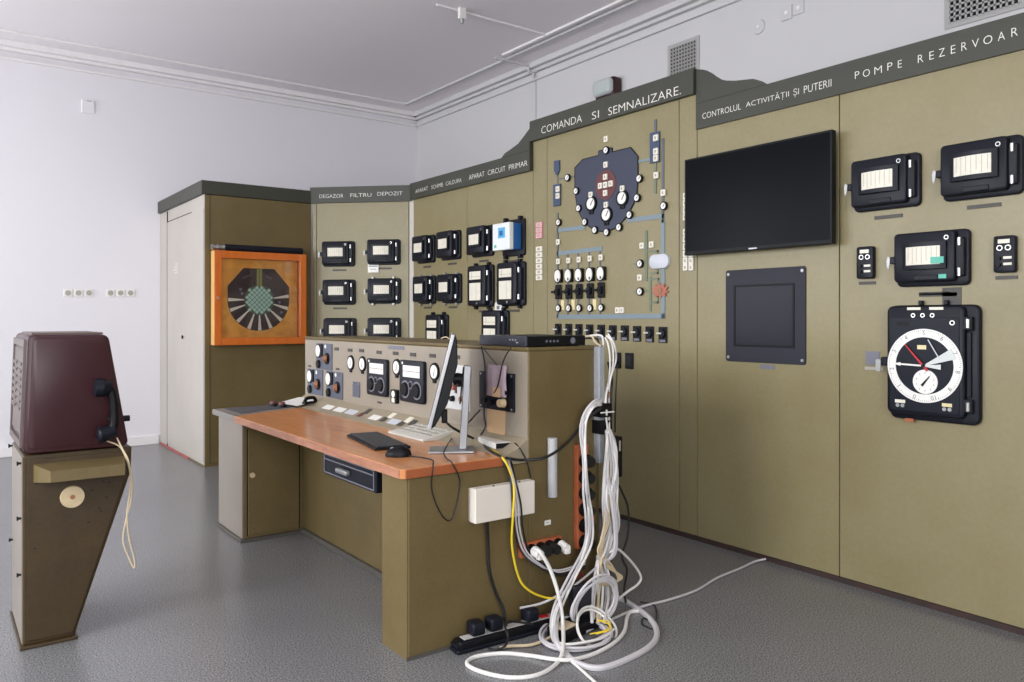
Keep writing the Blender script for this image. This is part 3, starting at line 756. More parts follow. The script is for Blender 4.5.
MB().rr(-W_ / 2 - .05, -W_ / 2 - .024, -.05, .01, -.07, -.064, .009).build('wing_key', STEEL, lt, True)
MB().box(-W_ / 2 - .14, -W_ / 2 - .065, -.003, 0, -.025, .045).build('bare_plate', GREYM, G); MB().box(-W_ / 2 - .145, -W_ / 2 - .05, -.002, 0, -.05, -.034).build('plate_label', KEYC, G)
MB().box(-.075, .10, -.004, 0, H_ / 2 + .04, H_ / 2 + .058).build('nameplate', PLATE, G)
for x in (-.06, .06): MB().box(x - .008, x + .008, -.03, 0, H_ / 2, H_ / 2 + .022, .003).build('lug', BLACK, G)
MB().box(-.13, -.09, -.032, -.024, -H_ / 2 - .012, -H_ / 2 + .004).build('orange_chip', ORSTRIP, G)

# television
TVO = .085
a = MAIN.at(684.5, 160, TVO); b = MAIN.at(832, 129, TVO); c_ = MAIN.at(832, 243.5, TVO); d_ = MAIN.at(685, 255.5, TVO)
tw = a.y - b.y; tz1 = (a.z + b.z) / 2; tz0 = (c_.z + d_.z) / 2; thh = tz1 - tz0
tv = empty('television', (PX, (a.y + b.y) / 2, (tz1 + tz0) / 2), R90, 'large black flat-screen television mounted on the panel wall', 'television')
MB().box(-tw / 2, tw / 2, -TVO, -TVO + .04, -thh / 2, thh / 2, .004).build('bezel', BLACK2, tv)
MB().box(-tw / 2 + .1, tw / 2 - .1, -TVO + .04, -.025, -thh / 2 + .02, thh / 2 - .16, .012).build('back_cover', BLACK2, tv)
MB().box(-tw / 2 + .012, tw / 2 - .012, -TVO - .001, -TVO + .002, -thh / 2 + .022, thh / 2 - .012).build('screen', SCRW, tv)
MB().box(-.02, .035, -TVO - .0015, -TVO, -thh / 2 + .005, -thh / 2 + .013).build('maker_mark', TANKW, tv)
MB().box(-.2, .2, -.026, 0, -.12, .12).build('wall_bracket', BLACK2, tv)

# recessed square monitor
a = MAIN.at(724.6, 270.2); b = MAIN.at(804.7, 266)
sw, shh = .52, .47
qa = MAIN.at(764.5, 315.6)
sm = empty('panel_monitor', qa, R90, 'square grey-black display unit screwed to the panel below the television', 'monitor')
wl = abs(MAIN.at(725, 300).y - MAIN.at(804.5, 300).y) / 2; hl = (MAIN.at(764, 268).z - MAIN.at(764, 362.5).z) / 2
FRM = mat('monitor_frame', (46, 47, 55), .5, spec=.2)
MB().rr(-wl, wl, -hl, hl, -.008, 0, .015, .002).build('frame', FRM, sm)
bx0, bx1 = sm.location.y - MAIN.at(736.5, 300).y, sm.location.y - MAIN.at(793.5, 300).y
bz0, bz1 = MAIN.at(764, 345).z - sm.location.z, MAIN.at(764, 286.3).z - sm.location.z
fm = MB(); e = .012
fm.box(bx0 - e, bx0, -.012, -.008, bz0 - e, bz1 + e); fm.box(bx1, bx1 + e, -.012, -.008, bz0 - e, bz1 + e); fm.box(bx0, bx1, -.012, -.008, bz1, bz1 + e); fm.box(bx0, bx1, -.012, -.008, bz0 - e, bz0); fm.build('inner_rim', BLACK2, sm)
MB().box(bx0, bx1, -.0095, -.008, bz0, bz1).build('screen', SCRD, sm)
for sx in (-1, 1):
    for sz in (-1, 1): MB().cyl((sx * (wl - .02), -.0105, sz * (hl - .025)), (sx * (wl - .02), -.008, sz * (hl - .025)), .009, None, 12).build('screw', STEELW, sm)
MB().box(-.03, .07, -.002, 0, -hl - .035, -hl - .01).build('sticker', GREYM, sm)

# ------------------------------------------------------------------ mimic diagram
mo = MAIN.at(606, 190)
mim = empty('mimic_diagram', mo, R90, 'reactor mimic diagram of blue-grey plate, pipe lines and white tiles', 'diagram')
def L(u, v, off=0): return MAIN.loc(mo, u, v, off)
pl_pts = [(575.6, 167.9), (583.4, 159.5), (599.5, 155.3), (599.5, 151), (612.9, 147.8), (612.9, 152), (631.3, 147.4), (638.6, 156.6), (638.6, 178.4), (637.6, 194.5), (634.5, 203), (628.9, 214.7), (618.4, 227.2), (606, 232.4), (594.2, 230), (584.2, 222), (578, 208.2), (575.6, 190.5)]
def slab(pts, y0, y1, nm, m_, par):
    return MB().prism([(x, y1, z) for x, z in pts], (0, y0 - y1, 0)).build(nm, m_, par)
rp = slab([L(*p) for p in pl_pts], -.008, 0, 'reactor_plate', REACT, mim)
x0, z0 = L(605.5, 184.8, .011)
MB().cyl((x0, -.011, z0), (x0, -.008, z0), .105, None, 40).build('core_disc', DRED, rp)
rim = MB(); pp = [L(*p) for p in pl_pts]
for i in range(len(pp)):
    a, b = pp[i], pp[(i + 1) % len(pp)]; rim.tube([(a[0], -.008, a[1]), (b[0], -.008, b[1])], .003, 6, False)
rim.build('edge_line', BLACK2, rp)
def bar(pts, w=.022, m_=PIPE, y=-.005, nm='pipe_line'):
    g = MB(); P = [L(*p) for p in pts]
    for i in range(len(P) - 1):
        (ax, az), (bx, bz) = P[i], P[i + 1]; dx, dz = bx - ax, bz - az; l = sqrt(dx * dx + dz * dz); nx, nz = -dz / l * w / 2, dx / l * w / 2
        ex, ez = dx / l * w / 2, dz / l * w / 2
        g.prism([(ax - ex + nx, 0, az - ez + nz), (bx + ex + nx, 0, bz + ez + nz), (bx + ex - nx, 0, bz + ez - nz), (ax - ex - nx, 0, az - ez - nz)], (0, y, 0))
    return g.build(nm, m_, mim)
bar([(559, 230.2), (584, 227.4)], .03); bar([(629, 220.3), (662.5, 216)], .03)
bar([(557.9, 214), (557.9, 316.6)], .018, PIPED)
bar([(558.6, 253.4), (601, 248.6)], .03)
bar([(558.6, 316.8), (663.4, 316.1), (663.2, 222)], .032); bar([(663.2, 140), (663.2, 221)], .02, PIPED)
for u in (568, 578.4, 589.4, 600.4): bar([(u, 251.5), (u, 315.5)], .014, PIPED, -.004)
bar([(639.4, 161.6), (651, 159)], .018, PIPE)
bar([(655.8, 121), (655.8, 133)], .02, PIPED, -.006); bar([(655.8, 163), (655.8, 192)], .02, PIPEG, -.006)
bar([(560, 179), (574.5, 176.5)], .01, PIPED, -.004); bar([(558, 175), (558, 184)], .01, PIPED, -.004)
bar([(646.6, 232), (646.6, 279.4)], .022, PIPEG); bar([(650.6, 278), (650.6, 310)], .018, PIPEG)
for pts in ([(648.5, 251.4), (658, 251.1), (658, 255)], [(658, 268), (658, 273), (651, 273.4)], [(645.5, 279.4), (658.5, 278.8), (658.5, 285)], [(658, 296), (658, 302.3), (651, 302.6)]): bar(pts, .014, PIPEG, -.004)
bar([(634.5, 263.8), (646, 263.3)], .01, PIPEG, -.004); bar([(634.5, 291.6), (650, 291)], .01, PIPEG, -.004)
def rect(u0, v0, u1, v1): return [L(u0, v0), L(u1, v0), L(u1, v1), L(u0, v1)]
slab([L(555, 161), L(560.3, 160.4), L(560.3, 170), L(558.3, 175.4), L(557.2, 175.4), L(555, 170.6)], -.012, 0, 'pointed_block', NAVY, mim)
def vblock(u0, u1, vt, vb, m_):
    x0_, _ = L(u0, vt); x1_, _ = L(u1, vt); um = (u0 + u1) / 2; return MB().box(x0_, x1_, -.014, 0, L(um, vb)[1], L(um, vt)[1], .003).build('column_block', m_, mim)
vblock(554.3, 561.3, 184.3, 206, NAVY); vblock(651, 660.4, 132.2, 163, NAVY)
x0, z0 = L(660.5, 261.5); MB().rr(x0 - .085, x0 + .085, z0 - .048, z0 + .048, -.022, 0, .042, .006).build('tank_symbol', TANKW, mim, True)
x0, z0 = L(661, 290.5); pm = MB()
pts = []
for k in range(40):
    a = 2 * pi * k / 40; r = (.058 if (k // 2) % 2 else .042); pts.append((x0 + 1.25 * r * cos(a), 0, z0 + .85 * r * sin(a)))
pm.prism(pts, (0, -.012, 0)); pm = pm.build('pump_symbol', REDP, mim)
MB().cyl((x0, -.016, z0), (x0, -.012, z0), .022).build('pump_hub', COPPER, pm)
def tile(u, v, par, o, w=.039, h=.042, y=0.0, m_=TILE, nm='indicator_tile'):
    x, z = MAIN.loc(o, u, v, .012 - y); g = MB()
    g.mi = 0; g.box(x - w / 2, x + w / 2, y - .014, y, z - h / 2, z + h / 2, .003)
    g.mi = 1; g.box(x - w * .2, x + w * .2, y - .0146, y - .014, z - h * .22, z + h * .22)
    return g.build(nm, [m_, TILEIN], par)
for (u, v, y) in [(604.8, 176.8, -.011), (599.8, 185.8, -.011), (604.9, 184.8, -.011), (610.3, 183.6, -.011), (604.8, 193, -.011), (605.5, 139, 0), (605.2, 164.7, -.008),
               (590.3, 194.7, -.008), (621.8, 188.5, -.008), (605.5, 204.8, -.008), (557.2, 189, -.014), (557.2, 195.8, -.014), (655.3, 137.8, -.014), (655.3, 151.3, -.014), (655.3, 158.1, -.014),
               (655.6, 175.2, -.006), (662.7, 192.7, -.005), (557.6, 242, -.005), (557.8, 261.4, -.005), (568, 260.5, -.005), (578.4, 259.6, -.005), (589.4, 258.5, -.005), (600.4, 257.4, -.005),
               (641.5, 245.7, 0), (651, 244.6, 0), (639.2, 277.6, 0), (617, 310.3, 0), (621.5, 310.1, 0)]:
    tile(u, v, mim, mo, y=y)
for (u, v) in [(562.7, 305), (573.2, 304.7), (594.6, 304.4)]:
    x, z = L(u, v); MB().box(x - .018, x + .018, -.003, 0, z - .038, z + .038).build('cream_label', CREAM, mim)
# tiles on the filler strips
ts = mount('lamp_tile_strip', MAIN, 538.8, 250, 'column of pink and white indicator tiles left of the mimic diagram', 'indicator tiles')
for v in (224.8, 230.3, 235.8): tile(538.8, v, ts, ts.location, .075, .04, 0, PINK)
for v in (249, 254.8, 260.6, 266.3, 272, 277.7): tile(538.8, v, ts, ts.location, .075, .04, 0, TILE)
ts = mount('lamp_tile_strip', MAIN, 688, 240, 'double column of white indicator tiles partly hidden behind the television', 'indicator tiles')
for v in (196, 203, 210, 217, 232, 239, 246.5, 253.8, 260.7, 267.3):
    for u in (685, 690.7): tile(u, v, ts, ts.location, .036, .042, 0, TILE)

# dials, meters, levers and switches on the diagram panel
def dial(r, m_face=WHITE, tail=True):
    o = empty('dial_gauge', (0, 0, 0))
    T = .013
    g = MB(); g.cyl((0, -T, 0), (0, 0, 0), r, r * 1.04, 24)
    if tail: g.box(-r * .4, r * .4, -T * .8, 0, -r * 1.35, -r * .7, .003)
    g.build('case', BLACK2, o, True)
    f = MB().cyl((0, -T - .001, 0), (0, -T, 0), r * .74, None, 24).build('face', m_face, o)
    n = MB(); e = max(.003, r * .06); n.prism([(-e, -T - .0018, -r * .2), (e, -T - .0018, -r * .25), (r * .5, -T - .0018, r * .45), (r * .4, -T - .0018, r * .5)], (0, .0007, 0)); n.build('needle', BLACK2, o)
    return o
FRONT = {'big': .013, 'small': .013, 'meter': .02, 'lever': .012, 'rotary': .012, 'oval': .009}
P = {'big': dial(.056), 'small': dial(.028, tail=False)}
GRP = {'big': 'large dials on the reactor plate', 'small': 'small round dials of the mimic diagram'}
def put(kind, u, v, label, cat, off=0.0, pl=MAIN):
    o = P[kind]
    if kind in used: o = copy_tree(o)
    used.add(kind); o.location = pl.at(u, v, off + FRONT[kind]) + pl.n * FRONT[kind]; o.rotation_euler = (0, 0, pl.rz); tag(o, label, cat, GRP[kind]); return o
put('big', 590.5, 203.6, 'large white dial gauge on the reactor plate, left of three', 'gauge', .008)
put('big', 605.8, 214.5, 'large white dial gauge on the reactor plate, lowest of three', 'gauge', .008)
put('big', 621.6, 198, 'large white dial gauge on the reactor plate, right of three', 'gauge', .008)
sm_l = [(575.6, 191, 'on the left edge of the reactor plate, uppermost there'), (578, 208.2, 'on the left edge of the reactor plate, second down'), (584.2, 222, 'on the lower left edge of the reactor plate'),
        (594.2, 230, 'on the bottom edge of the reactor plate left of its tip'), (606, 232.2, 'at the bottom tip of the reactor plate'), (618.4, 227.2, 'on the bottom edge of the reactor plate right of its tip'),
        (628.9, 214.7, 'on the lower right edge of the reactor plate'), (636.4, 197.8, 'on the right edge of the reactor plate, second down'), (638.6, 178.4, 'on the right edge of the reactor plate, uppermost there'), (605.5, 150.2, 'on the cap at the top of the reactor plate')]
for u, v, lb in sm_l: put('small', u, v, 'small round dial ' + lb, 'gauge', .0081)
for u, v, lb in [(566.8, 177.6, 'between the pointed blue block and the reactor plate'), (557.9, 222.3, 'on the left pipe just below the blue column'), (663, 205.8, 'on the right pipe below its white tile'), (639.3, 263.6, 'left of the white tank symbol'), (639.3, 291.5, 'left of the red pump symbol'),
              (557.7, 308.2, 'at the foot of the first pump line'), (568, 308.2, 'at the foot of the second pump line'), (578.4, 308, 'at the foot of the third pump line'), (589.4, 308, 'at the foot of the fourth pump line'), (600.4, 307.6, 'at the foot of the fifth pump line')]:
    put('small', u, v, 'small round dial ' + lb, 'gauge', .006)
def ammeter():
    o = empty('panel_meter', (0, 0, 0))
    MB().rr(-.037, .037, -.05, .05, -.02, 0, .01, .003).build('case', BLACK2, o)
    f = MB(); f.prism([(.033 * cos(a), -.0205, .046 * sin(a)) for a in [2 * pi * k / 24 for k in range(24)]], (0, -.006, 0)); f.build('face', WHITE, o)
    MB().box(.0, .012, -.028, -.0265, -.038, -.018).build('needle_block', BLACK2, o)
    return o
def lever():
    o = empty('lever_switch', (0, 0, 0))
    MB().box(-.034, .034, -.012, 0, -.055, .055, .004).build('plate', BLACK2, o)
    MB().cyl((0, -.03, 0), (0, -.012, 0), .026, .028, 20).build('boss', BLACK, o, True)
    MB().box(-.05, .02, -.04, -.03, -.009, .009, .004).build('handle', BLACK2, o)
    return o
def rotary():
    o = empty('rotary_switch', (0, 0, 0))
    MB().box(-.036, .036, -.01, 0, -.058, .048, .003).build('plate', BLACK2, o)
    MB().cyl((0, -.024, .005), (0, -.01, .005), .026, .03, 20).build('knob', BLACK, o, True)
    MB().box(-.038, .004, -.03, -.024, .0, .011, .002).build('pointer', mat('switch_pointer', (196, 192, 184), .4), o)
    MB().box(-.026, .026, -.0115, -.01, -.053, -.036).build('legend', GREYM, o)
    return o
P.update(meter=ammeter(), lever=lever(), rotary=rotary())
GRP.update(meter='oval white meters in a row', lever='black lever switches in a row', rotary='rotary switches along the bottom of the mimic panel')
ORD = ['first', 'second', 'third', 'fourth', 'fifth', 'sixth', 'seventh', 'eighth', 'ninth', 'tenth']
for i, (u, v, v2) in enumerate([(557.7, 276, 292), (568, 275.5, 291.7), (578.4, 275, 291.3), (589.4, 274.3, 290.8), (600.4, 273.5, 290)]):
    put('meter', u, v, 'white oval panel meter under the blue manifold, %s from the left' % ORD[i], 'meter', .0055)
    put('lever', u, v2, 'black lever switch below the oval meters, %s from the left' % ORD[i], 'switch', .0055)
for i, (u, v) in enumerate([(557.5, 330), (568, 330.2), (578.2, 330.5), (589, 331), (600.4, 331.4), (612, 332), (624, 332.3), (636.3, 333), (649, 333.6), (662.2, 334.2)]):
    put('rotary', u, v, 'black rotary switch with pale pointer, %s from the left in the bottom row' % ORD[i], 'switch')
sk0 = None
for i, (u, v) in enumerate([(617.8, 360.3), (630, 360.8)]):
    lb = 'black recessed socket low on the mimic panel, ' + ('left one with a cable plugged in' if i == 0 else 'right one, empty')
    o = mount('panel_socket', MAIN, u, v, lb, 'socket', 'sockets under the switch row')
    MB().rr(-.035, .035, -.055, .055, -.014, 0, .006, .003).build('frame', BLACK, o)
    MB().box(-.02, .02, -.0155, -.014, -.035, .035).build('insert', RUBBER, o)
    if i == 0: MB().box(-.02, .02, -.06, -.0155, -.045, -.005, .006).build('plug', BLACK2, o)

# ------------------------------------------------------------------ console
cn = empty('control_console', (1.555, 2.835, 0), 0, 'olive control console with orange wooden desktop and sloping key strip', 'console')
LY = 2.645            # length along y
def cb(m, x0, x1, y0, y1, z0, z1, bev=.004): return m.box(x0 - 1.555, x1 - 1.555, y0 - 2.835, y1 - 2.835, z0, z1, bev)
YB = 5.485
m = MB(); cb(m, 2.19, 2.625, 2.835, YB, .0, 1.25, .006); m.build('rear_housing', OLIVE_D, cn)
m = MB(); cb(m, 2.1885, 2.192, 2.842, YB - .004, .85, 1.244, 0); m.build('instrument_face', FACE, cn)
m = MB(); cb(m, 2.186, 2.628, 2.832, YB + .002, 1.25, 1.266, .003); m.build('top_cover', OLIVE_D, cn)
m = MB(); cb(m, 1.57, 2.19, 2.835, 3.06, .0, .742); m.build('pedestal', OLIVE_D, cn)
m = MB(); cb(m, 1.57, 2.19, 4.945, YB - .04, .02, .742); m.build('pedestal', OLIVE_D, cn)
m = MB(); cb(m, 1.5655, 1.57, 2.838, 3.057, .0, .74, 0); m.build('pedestal_face', OLIVE_D, cn)
m = MB(); cb(m, 1.5655, 1.57, 4.948, YB - .043, .022, .74, 0); m.build('pedestal_face', PEDF, cn)
m = MB(); cb(m, 1.96, 2.19, 3.06, 4.945, .03, .742); m.build('knee_panel', OLIVE_D, cn)  # darker olive chosen to put the knee hole's shade into the colour
m = MB(); cb(m, 1.935, 1.96, 3.06, 4.945, 0, .035); cb(m, 1.55, 1.585, 4.93, YB - .03, 0, .02); cb(m, 1.58, 1.96, 4.925, 4.945, 0, .02, 0); cb(m, 1.56, 2.19, 2.83, 2.834, 0, .015, 0); m.build('plinth', mat('console_plinth', (78, 74, 68), .7), cn)
m = MB(); cb(m, 1.60, 1.93, 4.937, 4.945, .04, .70, .003); dr_ = m.build('door', OLIVE_D, cn)
m = MB(); cb(m, 1.593, 1.60, 4.941, 4.9455, .035, .705, 0); cb(m, 1.93, 1.937, 4.941, 4.9455, .035, .705, 0); m.build('door_gap', GAP, cn)
m = MB(); q = Plane(0, 4.94, 0).at(252, 475); m.cyl((q.x - 1.555, 4.925 - 2.835, q.z), (q.x - 1.555, 4.937 - 2.835, q.z), .016, None, 14); m.build('lock', CAPM, dr_)
# drawer
X0 = 1.60; p1 = Plane(X0, 0, R90)
ya_, yb_ = p1.at(323, 460).y, p1.at(376, 480).y; z1_, z0_ = .728, p1.at(373.5, 493).z
m = MB(); cb(m, X0, 1.95, yb_, ya_, z0_, z1_, .006); dw = m.build('drawer', BLACK, cn)
m = MB()
for z in (z1_ - .012, z1_ - .035, z0_ + .012): cb(m, X0 - .003, X0, yb_ + .02, ya_ - .02, z - .003, z + .003, .001)
for y in (yb_ + .02, ya_ - .02): cb(m, X0 - .003, X0, y - .003, y + .003, z0_ + .012, z1_ - .012, .001)
m.build('trim_line', GREYM, dw)
m = MB(); yc = (ya_ + yb_) / 2 + .03; cb(m, X0 - .028, X0, yc - .06, yc + .06, (z0_ + z1_) / 2 - .018, (z0_ + z1_) / 2 + .006, .008); m.build('handle', STEELW, dw)
# desktop
def poly_top(pts, z0, z1, nm, mats, par, bev=.004):
    return MB().prism([(x - 1.555, y - 2.835, z0) for x, y in pts], (0, 0, z1 - z0), bev).build(nm, mats, par)
dt = poly_top([(1.55, 2.825), (2.05, 2.825), (2.05, 5.22), (1.535, 5.005), (1.535, 2.84)], .744, .785, 'desktop', WOOD, cn)
m = MB(); cb(m, 1.531, 1.5352, 2.845, 5.003, .746, .782, .001); m.build('edge_band', WOODE, dt)
m = MB(); cb(m, 1.552, 2.048, 2.8215, 2.8252, .746, .782, .001); m.build('end_band', mat('desk_end_edge', (166, 92, 56), .4, mottle=.5, scale=8), dt)
mt = poly_top([(1.535, 5.007), (2.05, 5.222), (2.19, 5.28), (2.19, YB), (1.535, YB)], .748, .785, 'metal_top', mat('desk_grey_metal', (124, 120, 114), .45, mottle=.2, scale=9), cn)
poly_top([(1.60, 5.10), (2.02, 5.27), (2.02, YB - .03), (1.60, YB - .03)], .785, .789, 'inset_plate', mat('inset_grey', (74, 76, 82), .5), mt, 0)
ks = MB(); ks.prism([(2.05 - 1.555, 0, .744), (2.19 - 1.555, 0, .744), (2.19 - 1.555, 0, .85), (2.116 - 1.555, 0, .805), (2.05 - 1.555, 0, .786)], (0, 2.42, 0)); ks.build('key_strip', NATURAL, cn)
st2 = MB(); st2.prism([(2.05 - 1.555, 2.42, .786), (2.19 - 1.555, 2.42, .786), (2.19 - 1.555, 2.42, .85), (2.116 - 1.555, 2.42, .805)], (0, .22, 0)); st2.build('strip_end', NATURAL, cn)
# tiles on the key strip, lying on its lower slope
def strip_pt(x):
    return .786 + (x - 2.05) / (2.116 - 2.05) * .019 if x < 2.116 else .805 + (x - 2.116) / .074 * .045
def on_strip(u, v):
    lo, hi = .786, .85
    for _ in range(40):
        z = (lo + hi) / 2; p = flo(u, v, z)
        if strip_pt(min(max(p.x, 2.05), 2.19)) < z: hi = z
        else: lo = z
    return p
def key_tile(u, v, ly, m_, wx=.048):
    p = on_strip(u, v); x = min(max(p.x, 2.075), 2.16); z = strip_pt(x)
    g = MB(); sl = atan2(strip_pt(x + wx / 2) - strip_pt(x - wx / 2), wx)
    c_, s_ = cos(sl), sin(sl)
    def T(a, b, c): return (x - 1.555 + a * c_ - c * s_, p.y - 2.835 + b, z + a * s_ + c * c_)
    hx, hy = wx / 2, ly / 2
    vs = [T(a, b, c) for c in (.0, .003) for a, b in ((-hx, -hy), (hx, -hy), (hx, hy), (-hx, hy))]
    g.add(vs, [(0, 1, 2, 3), (4, 5, 6, 7), (0, 1, 5, 4), (1, 2, 6, 5), (2, 3, 7, 6), (3, 0, 4, 7)])
    return g.build('key_tile', m_, cn)
for u, v, ly, m_ in [(328.5, 407.5, .13, WHITE), (339.8, 410, .13, WHITE), (351.5, 412.3, .13, TANKW), (361, 415, .05, DRED), (375, 417.8, .11, WHITE), (384, 419.5, .05, PLATE), (394, 422, .11, TANKW), (401.5, 424, .05, PLATE), (392.5, 415.5, .05, PAPER), (409, 420, .05, PAPER), (413, 423, .05, PLATE), (368, 411.5, .05, PLATE)]:
    key_tile(u, v, ly, m_)
# small screws and name strips on the face
def facebox(u, v, wy, hz, m_, nm, t=.004):
    p = CONS.at(u, v); g = MB(); x = 2.1885 - 1.555
    g.box(x - t, x, p.y - wy / 2 - 2.835, p.y + wy / 2 - 2.835, p.z - hz / 2, p.z + hz / 2, .001); return g.build(nm, m_, cn)
facebox(396.5, 347.7, .19, .02, GREYM, 'name_strip')
for u, v in [(337, 349), (350.5, 350.2), (362, 350.6), (379.5, 352.3), (396, 353.3), (413.5, 354.6), (433, 355.7), (457, 357)]: facebox(u, v, .065, .02, PLATE, 'name_tag')
for u, v in [(338, 369), (310, 366), (380, 402.5)]: facebox(u, v, .05, .012, PLATE, 'name_tag')

# console instruments
def cplate(u, v, label):
    o = mount('control_plate', CONS, u, v, label, 'control plate', 'blue-grey control plates', off=.0015)
    MB().box(-.132, .132, -.008, 0, -.09, .09, .003).build('plate', SLATE, o)
    g = MB(); g.prism([(-.08 + .048 * cos(a), -.008, .036 + .047 * sin(a)) for a in [2 * pi * k / 24 for k in range(24)]], (0, -.008, 0)); mm = g.build('meter_case', BLACK2, o)
    g = MB(); g.prism([(-.082 + .038 * cos(a), -.016, .037 + .040 * sin(a)) for a in [2 * pi * k / 24 for k in range(24)]], (0, -.0015, 0)); g.build('meter_face', WHITE, mm)
    MB().box(-.04, -.012, -.018, -.008, .0, .085, .004).build('black_bar', BLACK2, o)
    k = MB(); k.cyl((.06, -.014, -.012), (.06, -.008, -.012), .04, None, 24); k = k.build('knob_base', BLACK2, o)
    MB().cyl((.052, -.036, -.012), (.06, -.014, -.012), .021, .026, 14).build('knob', COPPER, k, True)
    MB().cyl((-.08, -.022, -.055), (-.08, -.008, -.055), .026, .03, 16).build('black_knob', BLACK2, o, True)
    MB().cyl((.03, -.010, .07), (.03, -.008, .07), .013).build('lamp', WHITE, o)
cplate(324.7, 356.5, 'blue-grey console control plate with brown knob, the single upper one'); cplate(315.8, 382, 'blue-grey console control plate with brown knob, lower left'); cplate(335, 385, 'blue-grey console control plate with brown knob, lower right')
def oval(w, h):
    o = empty('oval_gauge', (0, 0, 0))
    MB().cyl((0, -.009, 0), (0, 0, 0), w / 2, w / 2 * 1.05, 28).box(-w * .18, w * .18, -.008, 0, -h * .62, -h * .4, .003).build('case', BLACK2, o, True)
    MB().cyl((0, -.010, 0), (0, -.009, 0), w / 2 * .76, None, 28).build('face', WHITE, o)
    MB().prism([(-.003, -.0108, -.02), (.003, -.0108, -.02), (.014, -.0108, w * .3)], (0, .0007, 0)).build('needle', BLACK2, o)
    return o
P['oval'] = oval(.095, .1); GRP['oval'] = 'round white gauges on the console face'
for u, v, lb in [(350, 362.8, 'leftmost of the four'), (361.7, 364, 'second of the four from the left'), (396, 367.3, 'between the two black units'), (433.7, 371.8, 'just left of the desk monitor')]:
    put('oval', u, v, 'round white gauge on the console face, ' + lb, 'gauge', .0015, CONS)
o = mount('blank_plate', CONS, 356.7, 389.5, 'blank blue-grey cover plate below the two left gauges on the console', 'plate', off=.0015)
MB().box(-.052, .052, -.006, 0, -.048, .048, .003).build('cover', SLATE, o)
for sx in (-1, 1): MB().cyl((sx * .042, -.008, .038), (sx * .042, -.006, .038), .004).build('screw', STEELW, o)
def cunit(u, v, w, h, label):
    o = mount('regulator_unit', CONS, u, v, label, 'regulator', 'black regulators on the console face', off=.0015)
    D = .022
    MB().rr(-w / 2, w / 2, -h / 2, h / 2, -D, 0, .018, .005).build('case', BLACK, o, True)
    MB().box(-w * .33, w * .36, -D - .002, -D, h * .1, h * .38, .001).build('scale_window', WHITE, o)
    MB().box(-w * .33, w * .36, -D - .0027, -D - .002, h * .235, h * .247).build('scale_line', DRED, o)
    for x in (-.24, .24):
        d_ = MB().cyl((x * w, -D - .002, -h * .2), (x * w, -D, -h * .2), w * .185, None, 24).build('dial_disc', GREYM, o)
        MB().cyl((x * w, -D - .014, -h * .2), (x * w, -D - .002, -h * .2), w * .13, w * .15, 20).build('knob', BLACK2, d_, True)
    k = MB().cyl((0, -D - .004, -h * .08), (0, -D, -h * .08), w * .085, None, 16).build('button_ring', GREYM, o)
    MB().cyl((0, -D - .006, -h * .08), (0, -D - .004, -h * .08), w * .06, None, 16).build('button', BLACK2, k)
    MB().cyl((-w * .36, -D - .001, h * .43), (-w * .36, -D, h * .43), .008).build('screw', WHITE, o)
    return o
cunit(379.3, 377.2, .262, .222, 'black console regulator with two knobs, left of the pair'); cunit(414.3, 381.5, .275, .235, 'black console regulator with two knobs, right of the pair')
o = mount('toggle_meter', CONS, 396.3, 396.3, 'small black meter with white window between the two black regulators', 'meter', off=.0015)
MB().rr(-.037, .037, -.04, .04, -.02, 0, .01, .003).build('case', BLACK2, o); MB().cyl((0, -.022, .014), (0, -.02, .014), .02).build('face', WHITE, o); MB().box(-.018, .018, -.022, -.02, -.034, -.008).build('legend', PAPER, o)
o = mount('switch_plate', CONS, 457.5, 387.3, 'white switch plate on the console face behind the desk monitor', 'switch plate', off=.0015)
MB().box(-.125, .125, -.006, 0, -.115, .115, .003).build('plate', mat('pale_plate', (196, 196, 194), .5), o)
for x, z, m_ in [(-.02, .0, REDP), (-.03, -.06, BLACK2), (.06, -.055, COPPER), (.03, .02, BLACK2), (-.05, .05, STEELW), (.06, .06, STEELW), (.0, .05, BLACK2)]:
    MB().cyl((x, -.025, z), (x, -.006, z), .014, .016, 14).build('toggle', m_, o)
MB().box(-.01, .005, -.012, -.006, -.03, .05).build('label_strip', DRED, o)
o = mount('selector_unit', CONS, 497.8, 391, 'black selector panel with a pale knob under the video recorder', 'selector', off=.0015)
wq = (CONS.at(480.8, 390).y - CONS.at(515.2, 390).y) / 2
MB().box(-wq, wq, -.012, 0, -.09, .09, .003).build('plate', BLACK, o)
for x, z in [(.06, .05), (.09, .055), (.06, .015), (.095, .0), (-.09, -.05), (-.03, -.055)]: MB().cyl((x, -.03, z), (x, -.012, z), .013, .014, 14).build('button', BLACK2, o)
k = MB().cyl((.07, -.016, -.05), (.07, -.012, -.05), .034, None, 24).build('knob_disc', BLACK2, o); MB().cyl((.07, -.045, -.05), (.07, -.016, -.05), .018, .022, 16).build('knob', CAPM, k, True)
for sx in (-1, 1):
    for sz in (-1, 1): MB().cyl((sx * (wq - .015), -.014, sz * .078), (sx * (wq - .015), -.012, sz * .078), .006).build('screw', STEELW, o)
cl = mount('cleaning_cloth', CONS, 495.5, 380.7, 'lilac cloth hanging over the black selector panel', 'cloth', off=.034)
g = MB(); n = 8; wv = .078
vs = []; fs = []
for j in range(9):
    for i in range(9):
        vs.append((-wv + 2 * wv * i / 8, .003 * sin(i * 1.7) + .002 * sin(j), -.075 + .15 * j / 8))
for j in range(8):
    for i in range(8): a = j * 9 + i; fs.append((a, a + 1, a + 10, a + 9))
g.add(vs, fs); ob = g.build('sheet', LILAC, cl, True); md = ob.modifiers.new('thickness', 'SOLIDIFY'); md.thickness = .006
MB().box(-.01, .05, -.012, -.008, -.075, -.03, .002).build('tan_patch', TANPAP, cl)
